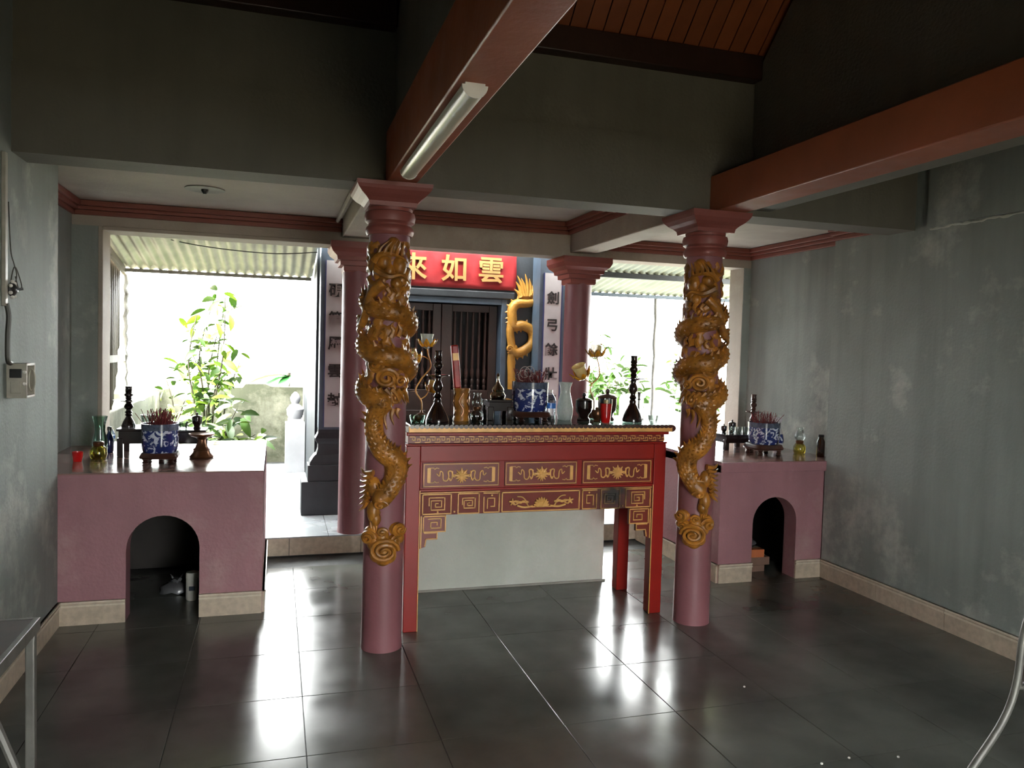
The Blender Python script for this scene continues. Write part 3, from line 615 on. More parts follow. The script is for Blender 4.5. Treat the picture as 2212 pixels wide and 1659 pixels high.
for s in (-1, 1):
    mb.tube([(x, YF-.003, z) for x, z in spline([(c+s*.03, .646), (c+s*.07, .648), (c+s*.09, .67), (c+s*.12, .675), (c+s*.15, .66), (c+s*.17, .672)], 5)], .004, 6)
    for k in range(5):
        a = PI*.4*k+.4; q = (c+s*.165, .675); mb.tube([(q[0], YF-.002, q[1]), (q[0]+.022*math.cos(a), YF-.005, q[1]+.02*math.sin(a))], [.006, .004], 6)
    for k in range(4):
        q = (c+s*(.085+.018*k), .672+.004*(k % 2)); mb.ball((q[0], YF-.002, q[1]), .014, .006, .008)
    mb.tube([(x, YF-.003, z) for x, z in spline([(c+s*.05, .65), (c+s*.10, .645), (c+s*.14, .655)], 5)], .006, 6)
    mb.tube([(x, YF-.003, z) for x, z in spline([(c+s*.08, .67), (c+s*.11, .70), (c+s*.14, .705)], 5)], .0035, 6)
mb.ball((c, YF-.003, .66), .022, .010, .018)
build(mb, 'lotus_carving', GOLDL, lower)

# ================================================================ shrine across the porch
SY = 6.6
s = thing('shrine_building', 'dark shrine front with a barred wooden door across the porch', 'building', (1.36, SY, .135))
build(B(.31, .82, SY, SY+.2, .135, 3.0).box(1.90, 2.45, SY, SY+.2, .135, 3.0).box(.82, 1.90, SY, SY+.2, 1.885, 3.0), 'front_wall', BLACKC, s, smooth=0)
build(B(.31, .45, SY+.2, 9.1, .135, 3.0).box(2.27, 2.47, SY+.2, 9.1, .135, 3.0).box(.31, 2.47, 9.1, 9.25, .135, 3.0), 'side_wall', BLACKC, s, smooth=0)
build(B(.25, 2.47, 6.6, 9.4, 3.0, 3.1), 'roof', STONE, s, smooth=0)  # unseen roof slab, added to block light from above
build(B(.82, .87, SY-.012, SY+.15, .135, 1.935).box(1.885, 1.935, SY-.012, SY+.15, .135, 1.935).box(.87, 1.885, SY-.012, SY+.15, 1.885, 1.935), 'door_frame', BLUEG, s, bev=.004)
build(B(.72, 2.0, SY-.03, SY, 1.935, 2.0), 'lintel', BLACKC, s, bev=.01)
for x0, x1 in ((.872, 1.376), (1.380, 1.883)):
    wx0, wx1 = x0+.095, x1-.075
    d = build(B(x0, wx0, SY+.12, SY+.16, .135, 1.883).box(wx1, x1, SY+.12, SY+.16, .135, 1.883).box(wx0, wx1, SY+.12, SY+.16, .135, 1.13).box(wx0, wx1, SY+.12, SY+.16, 1.82, 1.883), 'door_leaf', DKWOOD, s, bev=.004)
    build(B(wx0+.05, wx1-.05, SY+.112, SY+.12, .35, .95), 'panel', DKWOOD, d, bev=.006)
    for k in range(6):
        bx = wx0+(wx1-wx0)*(k+.5)/6
        pr = [(.011, 1.13), (.016, 1.15), (.016, 1.165), (.010, 1.175), (.018, 1.20), (.018, 1.215), (.010, 1.23), (.019, 1.26), (.019, 1.30), (.010, 1.33), (.015, 1.36), (.013, 1.55), (.015, 1.70), (.010, 1.73), (.018, 1.76), (.010, 1.79), (.013, 1.82)]
        build(MB().lathe(pr, (bx, SY+.14, 0), 12), 'baluster', DKWOOD, d)
build(B(.9, 1.86, SY+.5, SY+.52, .135, 2.2), 'black_back_sheet', INK, s, smooth=0)  # flat black sheet standing behind the door balusters

def glyph(ch, size, depth, m, parent, c, bold=.0, name='character'):
    cu = bpy.data.curves.new('glyph', 'FONT'); cu.body = ch; cu.size = size; cu.extrude = depth/2; cu.align_x = 'CENTER'; cu.align_y = 'CENTER'; cu.offset = bold; cu.resolution_u = 3
    o = bpy.data.objects.new('glyph', cu); COL.objects.link(o); dg = bpy.context.evaluated_depsgraph_get(); dg.update()
    me = bpy.data.meshes.new_from_object(o.evaluated_get(dg)); bpy.data.objects.remove(o); bpy.data.curves.remove(cu)
    vs = me.vertices; x0 = (min(v.co.x for v in vs)+max(v.co.x for v in vs))/2; y0 = (min(v.co.y for v in vs)+max(v.co.y for v in vs))/2
    off = Vector((0,0,0)); p = parent
    while p: off += p.location; p = p.parent
    for v in vs: v.co = (v.co.x-x0+c[0]-off.x, -v.co.z+c[1]-off.y, v.co.y-y0+c[2]-off.z)
    me.materials.clear()
    return put(name, me, parent, m)
# couplet pillars
def pillar(cx, label, chars, zs, size=.115):
    t = thing('couplet_pillar', label, 'pillar', (cx, 6.47, .135))
    y = 6.36+.125
    build(B(cx-.245, cx+.245, 6.335, 6.565, .136, .405).box(cx-.197, cx+.197, 6.345, 6.565, .405, .535), 'plinth', BLACKC, t, bev=.006, smooth=0)
    bq = MB().square([(.185, .535), (.178, .56), (.155, .595), (.143, .61), (.13, .62), (.118, .66), (.118, .70), (.135, .72), (.142, .745), (.13, .765), (.118, .79), (.118, .83)], (cx, 6.478, 0)); bq.v = [(a, 6.463+(b-6.478)*.55, c) for a, b, c in bq.v]; build(bq, 'base', BLACKC, t, bev=.004, smooth=0)
    build(B(cx-.118, cx+.118, 6.361, 6.565, .82, 2.9), 'shaft', BLUEG, t, smooth=0)
    b = build(B(cx-.077, cx+.077, 6.352, 6.36, .84, 2.165), 'couplet_panel', PANELW, t, smooth=0)
    build(B(cx-.086, cx-.077, 6.350, 6.36, .84, 2.165).box(cx+.077, cx+.086, 6.350, 6.36, .84, 2.165), 'panel_edge', NAVY, t, smooth=0)
    for ch, z in zip(chars, zs): glyph(ch, size, .004, INK, b, (cx, 6.350, z), .0024)
pillar(.447, 'black pillar with a white couplet panel left of the shrine door', '硯筆歷雲封', (1.93, 1.71, 1.51, 1.29, 1.06))
pillar(2.275, 'black pillar with a white couplet panel right of the shrine door', '劍弓餘壯氣', (1.955, 1.72, 1.51, 1.30, 1.07))
# banner
bn = thing('red_banner', 'red cloth banner with three gold characters over the shrine door', 'banner', (1.36, 6.57, 2.015))
nx, nz = 40, 8; vs = []; fs = []
for j in range(nz+1):
    for i in range(nx+1):
        x = .72+1.285*i/nx; z = 2.015+.33*j/nz; vs.append((x, 6.572+.004*math.sin(i*1.3)*math.sin(j*.9+i*.2), z))
for j in range(nz):
    for i in range(nx): a = j*(nx+1)+i; fs.append((a, a+1, a+nx+2, a+nx+1))
mb = MB(); mb.add(vs, fs); o = build(mb, 'cloth', CLOTH, bn, smooth=80); sd = o.modifiers.new('solid', 'SOLIDIFY'); sd.thickness = .003
for ch, x in (('雲', 1.772), ('如', 1.441), ('來', 1.095)): glyph(ch, .235, .014, GOLDT, bn, (x, 6.556, 2.18), .0042)
# flat dragons on either side of the door
def wall_dragon(label, mir):
    f = (lambda x: x) if not mir else (lambda x: 2.72-x); Y = 6.572
    t = thing('dragon_relief', label, 'relief', (f(2.07), Y+.012, 1.6))
    bp = spline([(2.165, 2.02), (2.183, 1.935), (2.115, 1.911), (2.021, 1.903), (1.976, 1.853), (1.978, 1.764), (1.993, 1.703), (2.069, 1.715), (2.148, 1.68), (2.175, 1.616), (2.156, 1.545), (2.084, 1.49), (2.021, 1.47), (1.968, 1.50)], 6); n = len(bp)
    build(MB().tube([(f(x), Y-.006, z) for x, z in bp], [.030+.014*min(1, i/20) for i in range(n)], 10, flat=1), 'body', GOLDW, t)
    mb = MB(); mb.tube([(f(x), Y-.004, z) for x, z in spline([(1.974, 1.77), (1.962, 1.66), (1.972, 1.58), (1.985, 1.50), (1.978, 1.40), (1.985, 1.30), (1.989, 1.15)], 5)], .036, 10)
    build(mb, 'fore_body', GOLDW, t)
    mb = MB()
    for i in range(2, n-3, 3):
        (ax, az), (bx, bz) = bp[i-1], bp[i+1]; dx, dz = bx-ax, bz-az; L = math.hypot(dx, dz); px, pz = dz/L, -dx/L
        if (bp[i][0]-2.06)*px+(bp[i][1]-1.72)*pz < 0: px, pz = -px, -pz
        x, z = bp[i]; mb.add([(f(x+px*.035-dx/L*.018), Y-.004, z+pz*.035-dz/L*.018), (f(x+px*.035+dx/L*.018), Y-.004, z+pz*.035+dz/L*.018), (f(x+px*.03), Y-.02, z+pz*.03), (f(x+px*.066), Y-.004, z+pz*.066), (f(x+px*.03), Y+.012, z+pz*.03)], [(0,2,3),(2,1,3),(1,4,3),(4,0,3),(0,1,2),(0,4,1)])
    build(mb, 'fins', GOLDW, t)
    mb = MB()
    for (bx, bz, tx, tz) in ((2.06, 1.97, 2.002, 2.097), (2.08, 1.97, 2.014, 2.15), (2.10, 1.97, 2.05, 2.13), (2.11, 1.97, 2.086, 2.168), (2.13, 1.97, 2.125, 2.13), (2.14, 1.98, 2.177, 2.148), (2.16, 1.97, 2.205, 2.07), (2.17, 1.96, 2.21, 2.01), (2.05, 1.96, 1.99, 2.03)):
        mb.tube([(f(x), Y-.004, z) for x, z in spline([(bx, bz), ((bx*.5+tx*.5)+.012, bz*.5+tz*.5), (tx, tz)], 5)], [.030*(1-.93*i/10) for i in range(11)], 8, flat=1)
    mb.ball((f(2.115), Y, 1.975), .065, .022, .05, 14, 8)
    build(mb, 'flame_tail', GOLDW, t)
    mb = MB(); mb.ball((f(1.99), Y-.01, 1.50), .05, .03, .05, 14, 8); mb.tube([(f(1.955+.03*(1-k/24)*math.cos(k*.5)), Y-.035, 1.505+.03*(1-k/24)*math.sin(k*.5)) for k in range(20)], .010, 7); mb.ball((f(1.985), Y-.008, 1.385), .036, .024, .045)
    build(mb, 'head', GOLDW, t)
wall_dragon('golden plaster dragon on the dark wall right of the shrine door', False)
wall_dragon('golden plaster dragon on the dark wall left of the shrine door', True)

# ================================================================ garden side
def sheet(name, label, x0, x1, ya, za, yb, zb, m, pitch=.076, amp=.009, holes=()):
    t = thing(name, label, 'awning', ((x0+x1)/2, ya, za))
    n = int((x1-x0)/pitch*8); vs = []; fs = []
    K = 12
    for j in range(K+1):
        y = ya+(yb-ya)*j/K; z = za+(zb-za)*j/K
        for i in range(n+1):
            x = x0+(x1-x0)*i/n; vs.append((x, y+(.01*math.sin(i*.37)+.006*math.sin(i*1.7) if j == K else 0), z+amp*math.sin((x-x0)/pitch*2*PI)))
    for j in range(K):
        for i in range(n):
            a = j*(n+1)+i
            if (i, j) not in holes: fs.append((a, a+1, a+n+2, a+n+1))
    mb = MB(); mb.add(vs, fs); o = build(mb, 'corrugated_sheet', m, t, smooth=80); sd = o.modifiers.new('solid', 'SOLIDIFY'); sd.thickness = .0012
    return t
aw = sheet('porch_awning', 'pale corrugated awning over the left side of the porch', -1.24, .30, 5.87, 2.335, 7.28, 2.10, GALV)
build(B(-1.22, .31, 5.875, 5.90, 2.30, 2.325), 'purlin', GALV, aw, smooth=0)
build(B(-1.24, .29, 7.235, 7.26, 2.065, 2.093), 'purlin', STONE, aw, smooth=0)
build(MB().tube([(.315, 6.75, 2.22), (.325, 7.2, 2.06), (.327, 7.32, 2.0)], .014, 8), 'gutter_pipe', WHITE, aw)
aw = sheet('porch_awning', 'grey-green corrugated awning over the right side of the porch', 2.52, 5.2, 5.87, 2.335, 7.30, 2.10, GALV2, holes={(i, j) for i in range(9, 17) for j in (2, 3) if (i*7+j*3) % 5} | {(i, 3) for i in range(3, 7)} | {(i, 2) for i in range(19, 23)})
build(B(2.52, 5.2, 6.50, 6.54, 2.175, 2.222), 'purlin', BLACKC, aw, smooth=0)
build(B(2.52, 5.2, 7.25, 7.28, 2.062, 2.095), 'purlin', BLUEG, aw, smooth=0)
# sagging wire under the left awning
tag(build(MB().tube(spline([(-.93, 6.40, 2.29), (-.672, 6.40, 2.236), (-.342, 6.40, 2.204), (0, 6.40, 2.197), (.30, 6.40, 2.227)], 6), .004, 6), 'hanging_wire', CABLE), 'thin dark wire sagging under the left awning', 'wire')
# ribbed side fence with rail and post
f = thing('side_fence', 'ribbed sheet fence with a pale rail at the left edge of the porch', 'fence', (-1.25, 6.5, .93))
n = 150; vs = []; fs = []
for i in range(n+1):
    y = 5.87+1.36*i/n; zb = .93+(max(0, y-6.9)*1.2 if y < 7.08 else .22+(y-7.08)*3.0)+.02*math.sin(i*.9)*(y > 6.8); zt = 2.335-(y-5.87)*.167-.03
    for z in (min(zb, zt-.1), zt): vs.append((-1.262+.008*math.sin((y-5.87)/.076*2*PI), y, z))
for i in range(n): fs.append((2*i, 2*i+2, 2*i+3, 2*i+1))
mb = MB(); mb.add(vs, fs); o = build(mb, 'ribbed_sheet', FENCE, f, smooth=80); sd = o.modifiers.new('solid', 'SOLIDIFY'); sd.thickness = .0015
build(B(-1.25, -1.225, 5.88, 7.28, 1.31, 1.365), 'rail', STONE, f, smooth=0)
build(MB().prism_yz([(5.88, 2.27), (7.28, 2.04), (7.28, 2.10), (5.88, 2.325)], -1.25, -1.225), 'top_rail', PALE, f, smooth=0)
mb = MB(); pts = [(-1.24+.008*math.sin(k*2.3), 7.30+.006*math.cos(k*1.7), .93+1.14*k/24) for k in range(25)]; mb.tube(pts, [.024+.006*random.random() for _ in pts], 8); build(mb, 'rough_post', STONE, f)
lw = tag(build(B(-1.42, -1.22, 5.87, 9.3, .135, .93), 'low_wall', MOSS, smooth=0, bev=.01), 'low greenish wall under the ribbed fence', 'wall'); 
gw = thing('garden_wall', 'mossy weathered concrete wall closing the porch garden', 'wall', (-.4, 9.38, 0))
vs = [(-4, 0)]+[(.30, 0), (.30, .995), (.12, .995), (-.05, 1.0), (-.12, 1.03), (-.33, 1.025), (-.36, .985), (-.9, .98), (-1.0, 1.0), (-1.1, .96), (-1.35, .95), (-1.6, .90), (-4, .9)]
build(MB().prism_xz(vs, 9.3, 9.46), 'wall_slab', MOSS, gw, smooth=0)
gp = thing('garden_post', 'white concrete garden post with a ball finial beside the shrine', 'post', (.20, 8.6, .135))
build(MB().square([(.10, .135), (.10, .66), (.075, .665), (.075, .70)], (.20, 8.6, 0)), 'pedestal', PANELW, gp, smooth=0)
build(MB().lathe([(.06, .70), (.085, .74), (.09, .80), (.06, .84), (.035, .86), (.05, .89), (.055, .92), (.035, .96), (.01, .985)], (.20, 8.6, 0), 20), 'finial', PANELW, gp)
# right: kerb wall, steles, pipe
rw = thing('parapet_wall', 'pale plastered parapet slanting along the right side of the porch', 'wall', (4.3, 8.0, .135))
def slant(x0, y0, x1, y1, wd, z0, z1):
    n = Vector((y1-y0, x0-x1)).normalized()*wd/2
    return MB().loft([[(x-n.x, y-n.y, z0), (x+n.x, y+n.y, z0), (x+n.x, y+n.y, z1), (x-n.x, y-n.y, z1)] for x, y in ((x0, y0), (x1, y1))])
build(slant(3.90, 6.5, 4.76, 9.36, .15, .136, .80), 'wall_body', BLOCKW, rw, bev=.01, smooth=0)
build(slant(3.90, 6.5, 4.77, 9.38, .21, .80, .83), 'coping', STONE, rw, bev=.006, smooth=0)
pp = thing('awning_pipe', 'thin bluish pipe carrying the right awning', 'pipe', (3.735, 7.28, .135))
build(MB().tube([(3.735+.006*math.sin(k*1.9), 7.28, .135+1.94*k/16) for k in range(17)], [.020+.003*math.sin(k*2.7) for k in range(17)], 10), 'tube', STEEL, pp)
build(MB().lathe([(.03, 0), (.03, .02), (.022, .03)], (3.735, 7.28, .80), 12), 'collar', STEEL, pp)
for x, y, z1, wd, lb in ((4.70, 9.72, .93, .30, 'grey round-topped stele beside the awning pipe'), (5.24, 9.85, .90, .34, 'greenish grey stele behind the awning pipe'), (4.20, 9.7, .84, .40, 'pale weathered stele left of the black candlestick')):
    t = thing('garden_stele', lb, 'stele', (x, y, -.06))
    poly = [(x-wd/2, -.06), (x+wd/2, -.06), (x+wd/2, z1-.06)]+[(x+wd/2*math.cos(a), z1-.06+.06*math.sin(a)) for a in [PI*k/10 for k in range(1, 10)]]+[(x-wd/2, z1-.06)]
    build(MB().prism_xz(poly, y, y+.14), 'slab', STONE, t, smooth=0)
    build(MB().tube([(x+.09*math.cos(k*.52), y-.005, z1-.16+.055*math.sin(k*.52)) for k in range(13)], .012, 6), 'carved_ring', STONE, t)

# foliage: stems with individual leaves sharing a few meshes
def leafmesh(nm, L, W, m, curl=.25):
    mb = MB(); vs = []; fs = []
    for i in range(5):
        k = i/4; wd = W*math.sin(PI*min(.98, .08+.9*k))**.8; z = -curl*L*k*k
        vs += [(-wd/2, L*k, z+wd*.18), (0, L*k, z), (wd/2, L*k, z+wd*.18)]
    for i in range(4): a = 3*i; fs += [(a, a+1, a+4, a+3), (a+1, a+2, a+5, a+4)]
    mb.add(vs, fs); me = mb.mesh(nm, 60); me.materials.append(m); return me
LM = {k: leafmesh('leaf', .11, .046, k) for k in (LEAF, LEAFL, LEAFR)}
def shrub(label, x, y, z0, stems, mats, nleaf, seed, cat='shrub', group=None, ls=1.0):
    rnd = random.Random(seed); t = thing('garden_shrub', label, cat, (x, y, z0), group)
    for (dx, dy, h, bend) in stems:
        pts = spline([(x+dx*.3, y+dy*.3, z0), (x+dx*.55+bend*.3, y+dy, z0+h*.4), (x+dx*.8-bend*.2, y+dy, z0+h*.7), (x+dx+bend, y+dy, z0+h)], 6)
        build(MB().tube(pts, [.012*(1-.7*i/len(pts)) for i in range(len(pts))], 6), 'stem', STEM, t)
        for k in range(nleaf):
            i = rnd.randint(5, len(pts)-1); p = Vector(pts[i]); o = bpy.data.objects.new('leaf', LM[rnd.choice(mats)]); COL.objects.link(o); o.parent = t
            o.location = p-Vector((x, y, z0))+Vector((rnd.gauss(0, .07), rnd.gauss(0, .07), rnd.gauss(0, .05))); o.rotation_euler = (rnd.uniform(-.9, .7), rnd.uniform(-.8, .8), rnd.uniform(0, 6.28)); s_ = rnd.uniform(.6, 1.35)*ls; o.scale = (s_, s_, s_)
    return t
shrub('tall leggy shrub with yellow-green leaves in the left garden bed', -.72, 8.3, .135, [(-.12, 0, 1.62, .08), (.10, .1, 1.5, .06), (.26, -.1, 1.75, -.03), (.33, .1, 1.2, .05), (-.02, .2, 1.3, -.1), (.12, -.1, 1.0, .12), (.2, .15, 1.85, .02), (.0, .1, 1.75, .1)], (LEAF, LEAFL, LEAFL), 36, 3, ls=1.35)
shrub('low bushy plant with bright young leaves behind the left altar', -.52, 7.7, .135, [(-.1, 0, .55, -.1), (.05, .1, .62, .1), (.2, 0, .5, .14), (-.22, .05, .6, -.05), (.12, -.1, .75, .06), (.3, .0, .42, .1)], (LEAFL, LEAF), 30, 5, ls=1.4)
shrub('thin shrub rising behind the black left candlestick', -1.0, 8.85, .135, [(-.05, 0, .95, -.05), (.05, .05, .8, .05), (.15, 0, .7, .1)], (LEAF, LEAFL), 20, 9, ls=1.3)
for x, y, hs, sd, lb in ((4.55, 11.0, 1.95, 11, 'tall grey-green bush seen behind the right lotus lamp'), (5.35, 11.4, 1.55, 12, 'grey-green bush behind the round-topped stele'), (6.25, 11.0, 1.45, 13, 'broad grey-green bush at the right end of the garden'), (5.75, 10.3, .95, 15, 'low grey-green plant in front of the right garden bushes')):
    shrub(lb, x, y, -.06, [(-.30, 0, hs*.8, .05), (-.15, .1, hs, -.05), (.05, -.1, hs*.9, .08), (.2, .1, hs*.75, .1), (.32, 0, hs*.6, .05), (-.05, 0, hs*.5, .1)], (LEAFR, LEAFR, LEAF), 46, sd, ls=1.9)
# banana leaves leaning over the garden wall
bl = thing('banana_plant', 'broad banana leaves leaning over the mossy garden wall', 'plant', (.1, 9.7, -.06))
build(MB().tube([(.1, 9.7, -.06), (.12, 9.7, .9), (.15, 9.68, 1.15)], [.05, .04, .02], 10), 'stalk', STEM, bl)
for a, L, W, rz, rx in ((0, .55, .16, 1.9, -.25), (1, .42, .15, 2.7, -.5), (2, .5, .14, 1.3, .1)):
    me = leafmesh('leaf', L, W, LEAFB, .35); o = put('leaf', me, bl, loc=(.05, -.02, 1.17)); o.rotation_euler = (rx, 0, rz)

# ================================================================ things on the altars
def lat(prof, m, name, t, n=24, sq=0, c=(0,0,0), smooth=40):
    return build(MB().lathe(prof, c, n, sq), name, m, t, local=True, smooth=smooth)
def candlestick(label, loc, h, m=LACQ, plate=.07, base=.058):
    t = thing('candlestick', label, 'candlestick', loc); k = h/.385
    lat([(base, 0), (base*1.02, .012*k), (base*.92, .03*k), (base*.8, .05*k), (base*.5, .085*k), (base*.36, .10*k), (base*.30, .11*k)], m, 'base', t)
    lat([(.018, .105*k), (.021, .118*k), (.015, .13*k), (.023, .14*k), (.015, .152*k), (.014, .165*k), (.024, .18*k), (.027, .195*k), (.022, .21*k), (.015, .225*k), (.018, .24*k)], m, 'stem', t)
    lat([(.014, .236*k), (plate*.6, .246*k), (plate, .252*k), (plate, .256*k), (plate*.6, .252*k), (.014, .25*k)], m, 'drip_plate', t)
    lat([(.022, .25*k), (.015, .262*k), (.019, .275*k), (.014, .285*k), (.024, .298*k), (.025, .31*k), (.015, .322*k), (.021, .333*k), (.015, .342*k)], m, 'upper_stem', t)
    lat([(.016, .34*k), (.022, .345*k), (.019, .352*k), (.018, .375*k), (.022, .385*k), (.015, .385*k), (.013, .365*k)], m, 'socket', t)
    return t
def flower(t, c, s, tilt, m1, m2):
    # glass cup ringed by petals
    f = build(MB().lathe([(.006*s, -.02*s), (.018*s, -.012*s), (.026*s, .01*s), (.026*s, .03*s), (.032*s, .05*s), (.029*s, .05*s), (.023*s, .03*s), (.022*s, .012*s), (.01*s, .0)], (0,0,0), 14), 'lamp_cup', m1, t, local=True)
    f.location = c; f.rotation_euler = tilt
    for k in range(7):
        a = 2*PI*k/7; mb = MB(); vs = []; fs = []
        for i in range(4):
            q = i/3; rr = .022+.028*q; zz = -.012+.030*q*q+.006*q; wd = (.016*math.sin(PI*min(.97, .2+.75*q)))
            vs += [(rr*s*math.cos(a+dd*wd/rr), rr*s*math.sin(a+dd*wd/rr), zz*s+(.003*s if dd else 0)) for dd in (-1, 0, 1)]
        for i in range(3): b = 3*i; fs += [(b, b+1, b+4, b+3), (b+1, b+2, b+5, b+4)]
        mb.add(vs, fs); o = build(mb, 'petal', m2, f, local=True, smooth=70); sd = o.modifiers.new('solid', 'SOLIDIFY'); sd.thickness = .002
    return f
def lotus_lamp(label, loc, stem, flowers, leaves):
    t = thing('lotus_lamp', label, 'lamp', loc)
    lat([(.045, 0), (.047, .006), (.04, .02), (.022, .032), (.008, .038), (.006, .05)], BRONZE, 'base', t)
    build(MB().tube(spline(stem, 6), .0042, 8), 'stem', GOLDL, t, local=True)
    for br, c, s, tl, m1 in flowers:
        if br: build(MB().tube(spline(br, 5), .003, 7), 'branch', GOLDL, t, local=True)
        flower(t, c, s, tl, m1, GLASSA)
    for c, rz, rx in leaves:
        o = put('leaf', leafmesh('leaf', .045, .02, GOLDL), t, loc=c); o.rotation_euler = (rx, 0, rz)
    return t
def censer(label, loc, r, h, zs, seed, curls=6, spread=.075, sth=.10, sticks=90):
    t = thing('incense_bowl', label, 'incense bowl', loc); rnd = random.Random(seed)
    # carved stand on little feet
    st = build(MB().lathe([(r*.92, zs*.45), (r*1.0, zs*.5), (r*1.03, zs*.65), (r*.98, zs*.8), (r*.94, zs*.95), (r*.9, zs)], (0,0,0), 28, 6), 'stand', BWOOD, t, local=True)
    for k in range(4):
        a = PI/4+k*PI/2; build(MB().lathe([(.014, 0), (.019, .006), (.012, zs*.25), (.02, zs*.5)], (r*.95*math.cos(a), r*.95*math.sin(a), 0), 10), 'foot', BWOOD, st, local=True)
    build(MB().lathe([(r*.88, 0), (r*.92, .006), (r*.95, .02), (r*.985, h*.25), (r*1.0, h*.5), (r*.995, h*.78)], (0,0,0), 40), 'bowl', PORC, t, local=True).location = (0, 0, zs)
    build(MB().lathe([(r*.998, h*.775), (r*1.0, h*.8), (r*1.005, h*.96), (r*1.01, h), (r*.95, h), (r*.93, h*.85), (r*.2, h*.84)], (0,0,0), 40), 'rim', PORCB, t, local=True).location = (0, 0, zs)
    mb = MB()
    for k in range(sticks):
        a = rnd.uniform(0, 6.28); q = spread*math.sqrt(rnd.random()); L = sth*rnd.uniform(.45, 1.0); tx, ty = rnd.gauss(0, .022)+q*.25*math.cos(a), rnd.gauss(0, .022)+q*.25*math.sin(a)
        mb.tube([(q*math.cos(a), q*math.sin(a), zs+h*.8), (q*math.cos(a)+tx, q*math.sin(a)+ty, zs+h*.85+L)], .0017, 4)
    o = build(mb, 'incense_sticks', STICK, t, local=True); o['kind'] = 'stuff'
    for k in range(curls):
        a = rnd.uniform(0, 6.28); q = spread*rnd.uniform(.4, 1.1); r2 = rnd.uniform(.018, .035); z = zs+h+rnd.uniform(.0, .05); n = 14
        build(MB().tube([(q*math.cos(a)+r2*math.cos(i*.42)*.9, q*math.sin(a)-.02+.006*i*.2, z+r2*math.sin(i*.42)+.012) for i in range(n)], .0016, 5), 'ash_curl', ASH, t, local=True)
    return t
def low_stand(label, loc, w, d, h, m=LACQ):
    t = thing('offering_stand', label, 'stand', loc)
    build(B(-w/2, w/2, -d/2, d/2, h-.014, h), 'top', m, t, bev=.003, local=True)
    build(B(-w/2+.012, w/2-.012, -d/2+.008, d/2-.008, h*.45, h-.014), 'apron', m, t, bev=.002, local=True)
    for sx in (-1, 1):
        for sy in (-1, 1): build(B(sx*(w/2-.02)-.017, sx*(w/2-.02)+.017, sy*(d/2-.02)-.017, sy*(d/2-.02)+.017, 0, h*.66), 'leg', m, t, bev=.003, local=True)
    return t
def lidded_jar(label, loc, k=1., m=LACQ):
    t = thing('lidded_jar', label, 'jar', loc)
    lat([(.036*k, 0), (.038*k, .01*k), (.028*k, .022*k), (.03*k, .035*k), (.045*k, .055*k), (.048*k, .085*k), (.047*k, .115*k), (.044*k, .118*k)], m, 'body', t)
    lat([(.049*k, .116*k), (.050*k, .121*k), (.035*k, .130*k), (.010*k, .136*k), (.008*k, .142*k)], m, 'lid', t)
    lat([(.006*k, .140*k), (.012*k, .148*k), (.011*k, .156*k), (.003*k, .163*k)], m, 'knob', t)
    return t
def water_bottle(label, loc, k=1.):
    t = thing('water_bottle', label, 'bottle', loc)
    lat([(.03*k, 0), (.033*k, .006*k), (.032*k, .03*k), (.034*k, .05*k), (.034*k, .11*k), (.028*k, .13*k), (.014*k, .152*k), (.012*k, .165*k)], WATERB, 'body', t)
    lat([(.0345*k, .068*k), (.0345*k, .098*k)], BLUEL, 'label', t)
    lat([(.0135*k, .158*k), (.0135*k, .172*k), (.012*k, .174*k)], WHITE, 'cap', t)
def glass_lamp(label, loc, k=1., chimney=True, oil=GLASSY):
    t = thing('oil_lamp', label, 'lamp', loc)
    lat([(.03*k, 0), (.034*k, .004*k), (.038*k, .02*k), (.038*k, .042*k), (.03*k, .058*k), (.02*k, .066*k)], oil, 'oil_font', t)
    lat([(.021*k, .064*k), (.024*k, .068*k), (.024*k, .082*k), (.018*k, .086*k)], BRONZE, 'burner', t)
    if chimney: lat([(.02*k, .082*k), (.03*k, .095*k), (.033*k, .11*k), (.026*k, .13*k), (.02*k, .15*k), (.023*k, .165*k)], GLASS, 'chimney', t)
    return t
def tumbler(label, loc, r, h, m, group=None):
    t = thing('glass_cup', label, 'cup', loc, group)
    lat([(r*.75, 0), (r*.8, .003), (r*.9, h*.5), (r, h), (r*.92, h), (r*.82, h*.5), (r*.7, .008)], m, 'wall', t, 18)
    lat([(r*.72, .002), (r*.72, .007)], m, 'foot', t, 18)
    return t

ZT = 1.0985
lotus_lamp('gold lotus lamp with three glass flowers at the left end of the red table', (.775, 4.27, ZT),
    [(0, 0, .03), (-.002, 0, .10), (-.035, 0, .16), (-.005, 0, .225), (.045, 0, .29), (.03, 0, .36), (.02, 0, .41)],
    [(None, (.022, 0, .415), 1.2, (0, 0, 0), FROST), ([(.04, 0, .33), (.0, -.01, .35), (-.035, 0, .335)], (-.045, 0, .32), 1.3, (.1, -.5, 0), AMBERC), ([(-.01, 0, .11), (.02, 0, .13), (.04, 0, .16)], (.048, -.01, .165), 1.0, (.2, .35, 0), AMBERC)],
    [((.03, 0, .24), -1.2, .2), ((-.02, 0, .15), 1.4, .3)])
lotus_lamp('gold lotus lamp with two amber flowers behind the red glass candle', (1.845, 4.37, ZT),
    [(0, 0, .03), (.004, 0, .10), (-.02, 0, .16), (-.018, 0, .20), (.03, 0, .25), (.03, 0, .31), (.012, 0, .37)],
    [(None, (.010, 0, .385), 1.35, (.1, -.12, 0), AMBERC), ([(-.015, 0, .21), (-.045, 0, .225), (-.07, 0, .24)], (-.078, 0, .255), 1.4, (.2, -.5, 0), AMBERC)],
    [((-.01, 0, .36), 2.2, .4), ((.03, 0, .27), -2.4, .2), ((-.02, 0, .15), 1.9, .3)])
candlestick('black lacquer candlestick beside the gilded incense tube', (.830, 4.10, ZT), .385, LACQ, .062, .062)
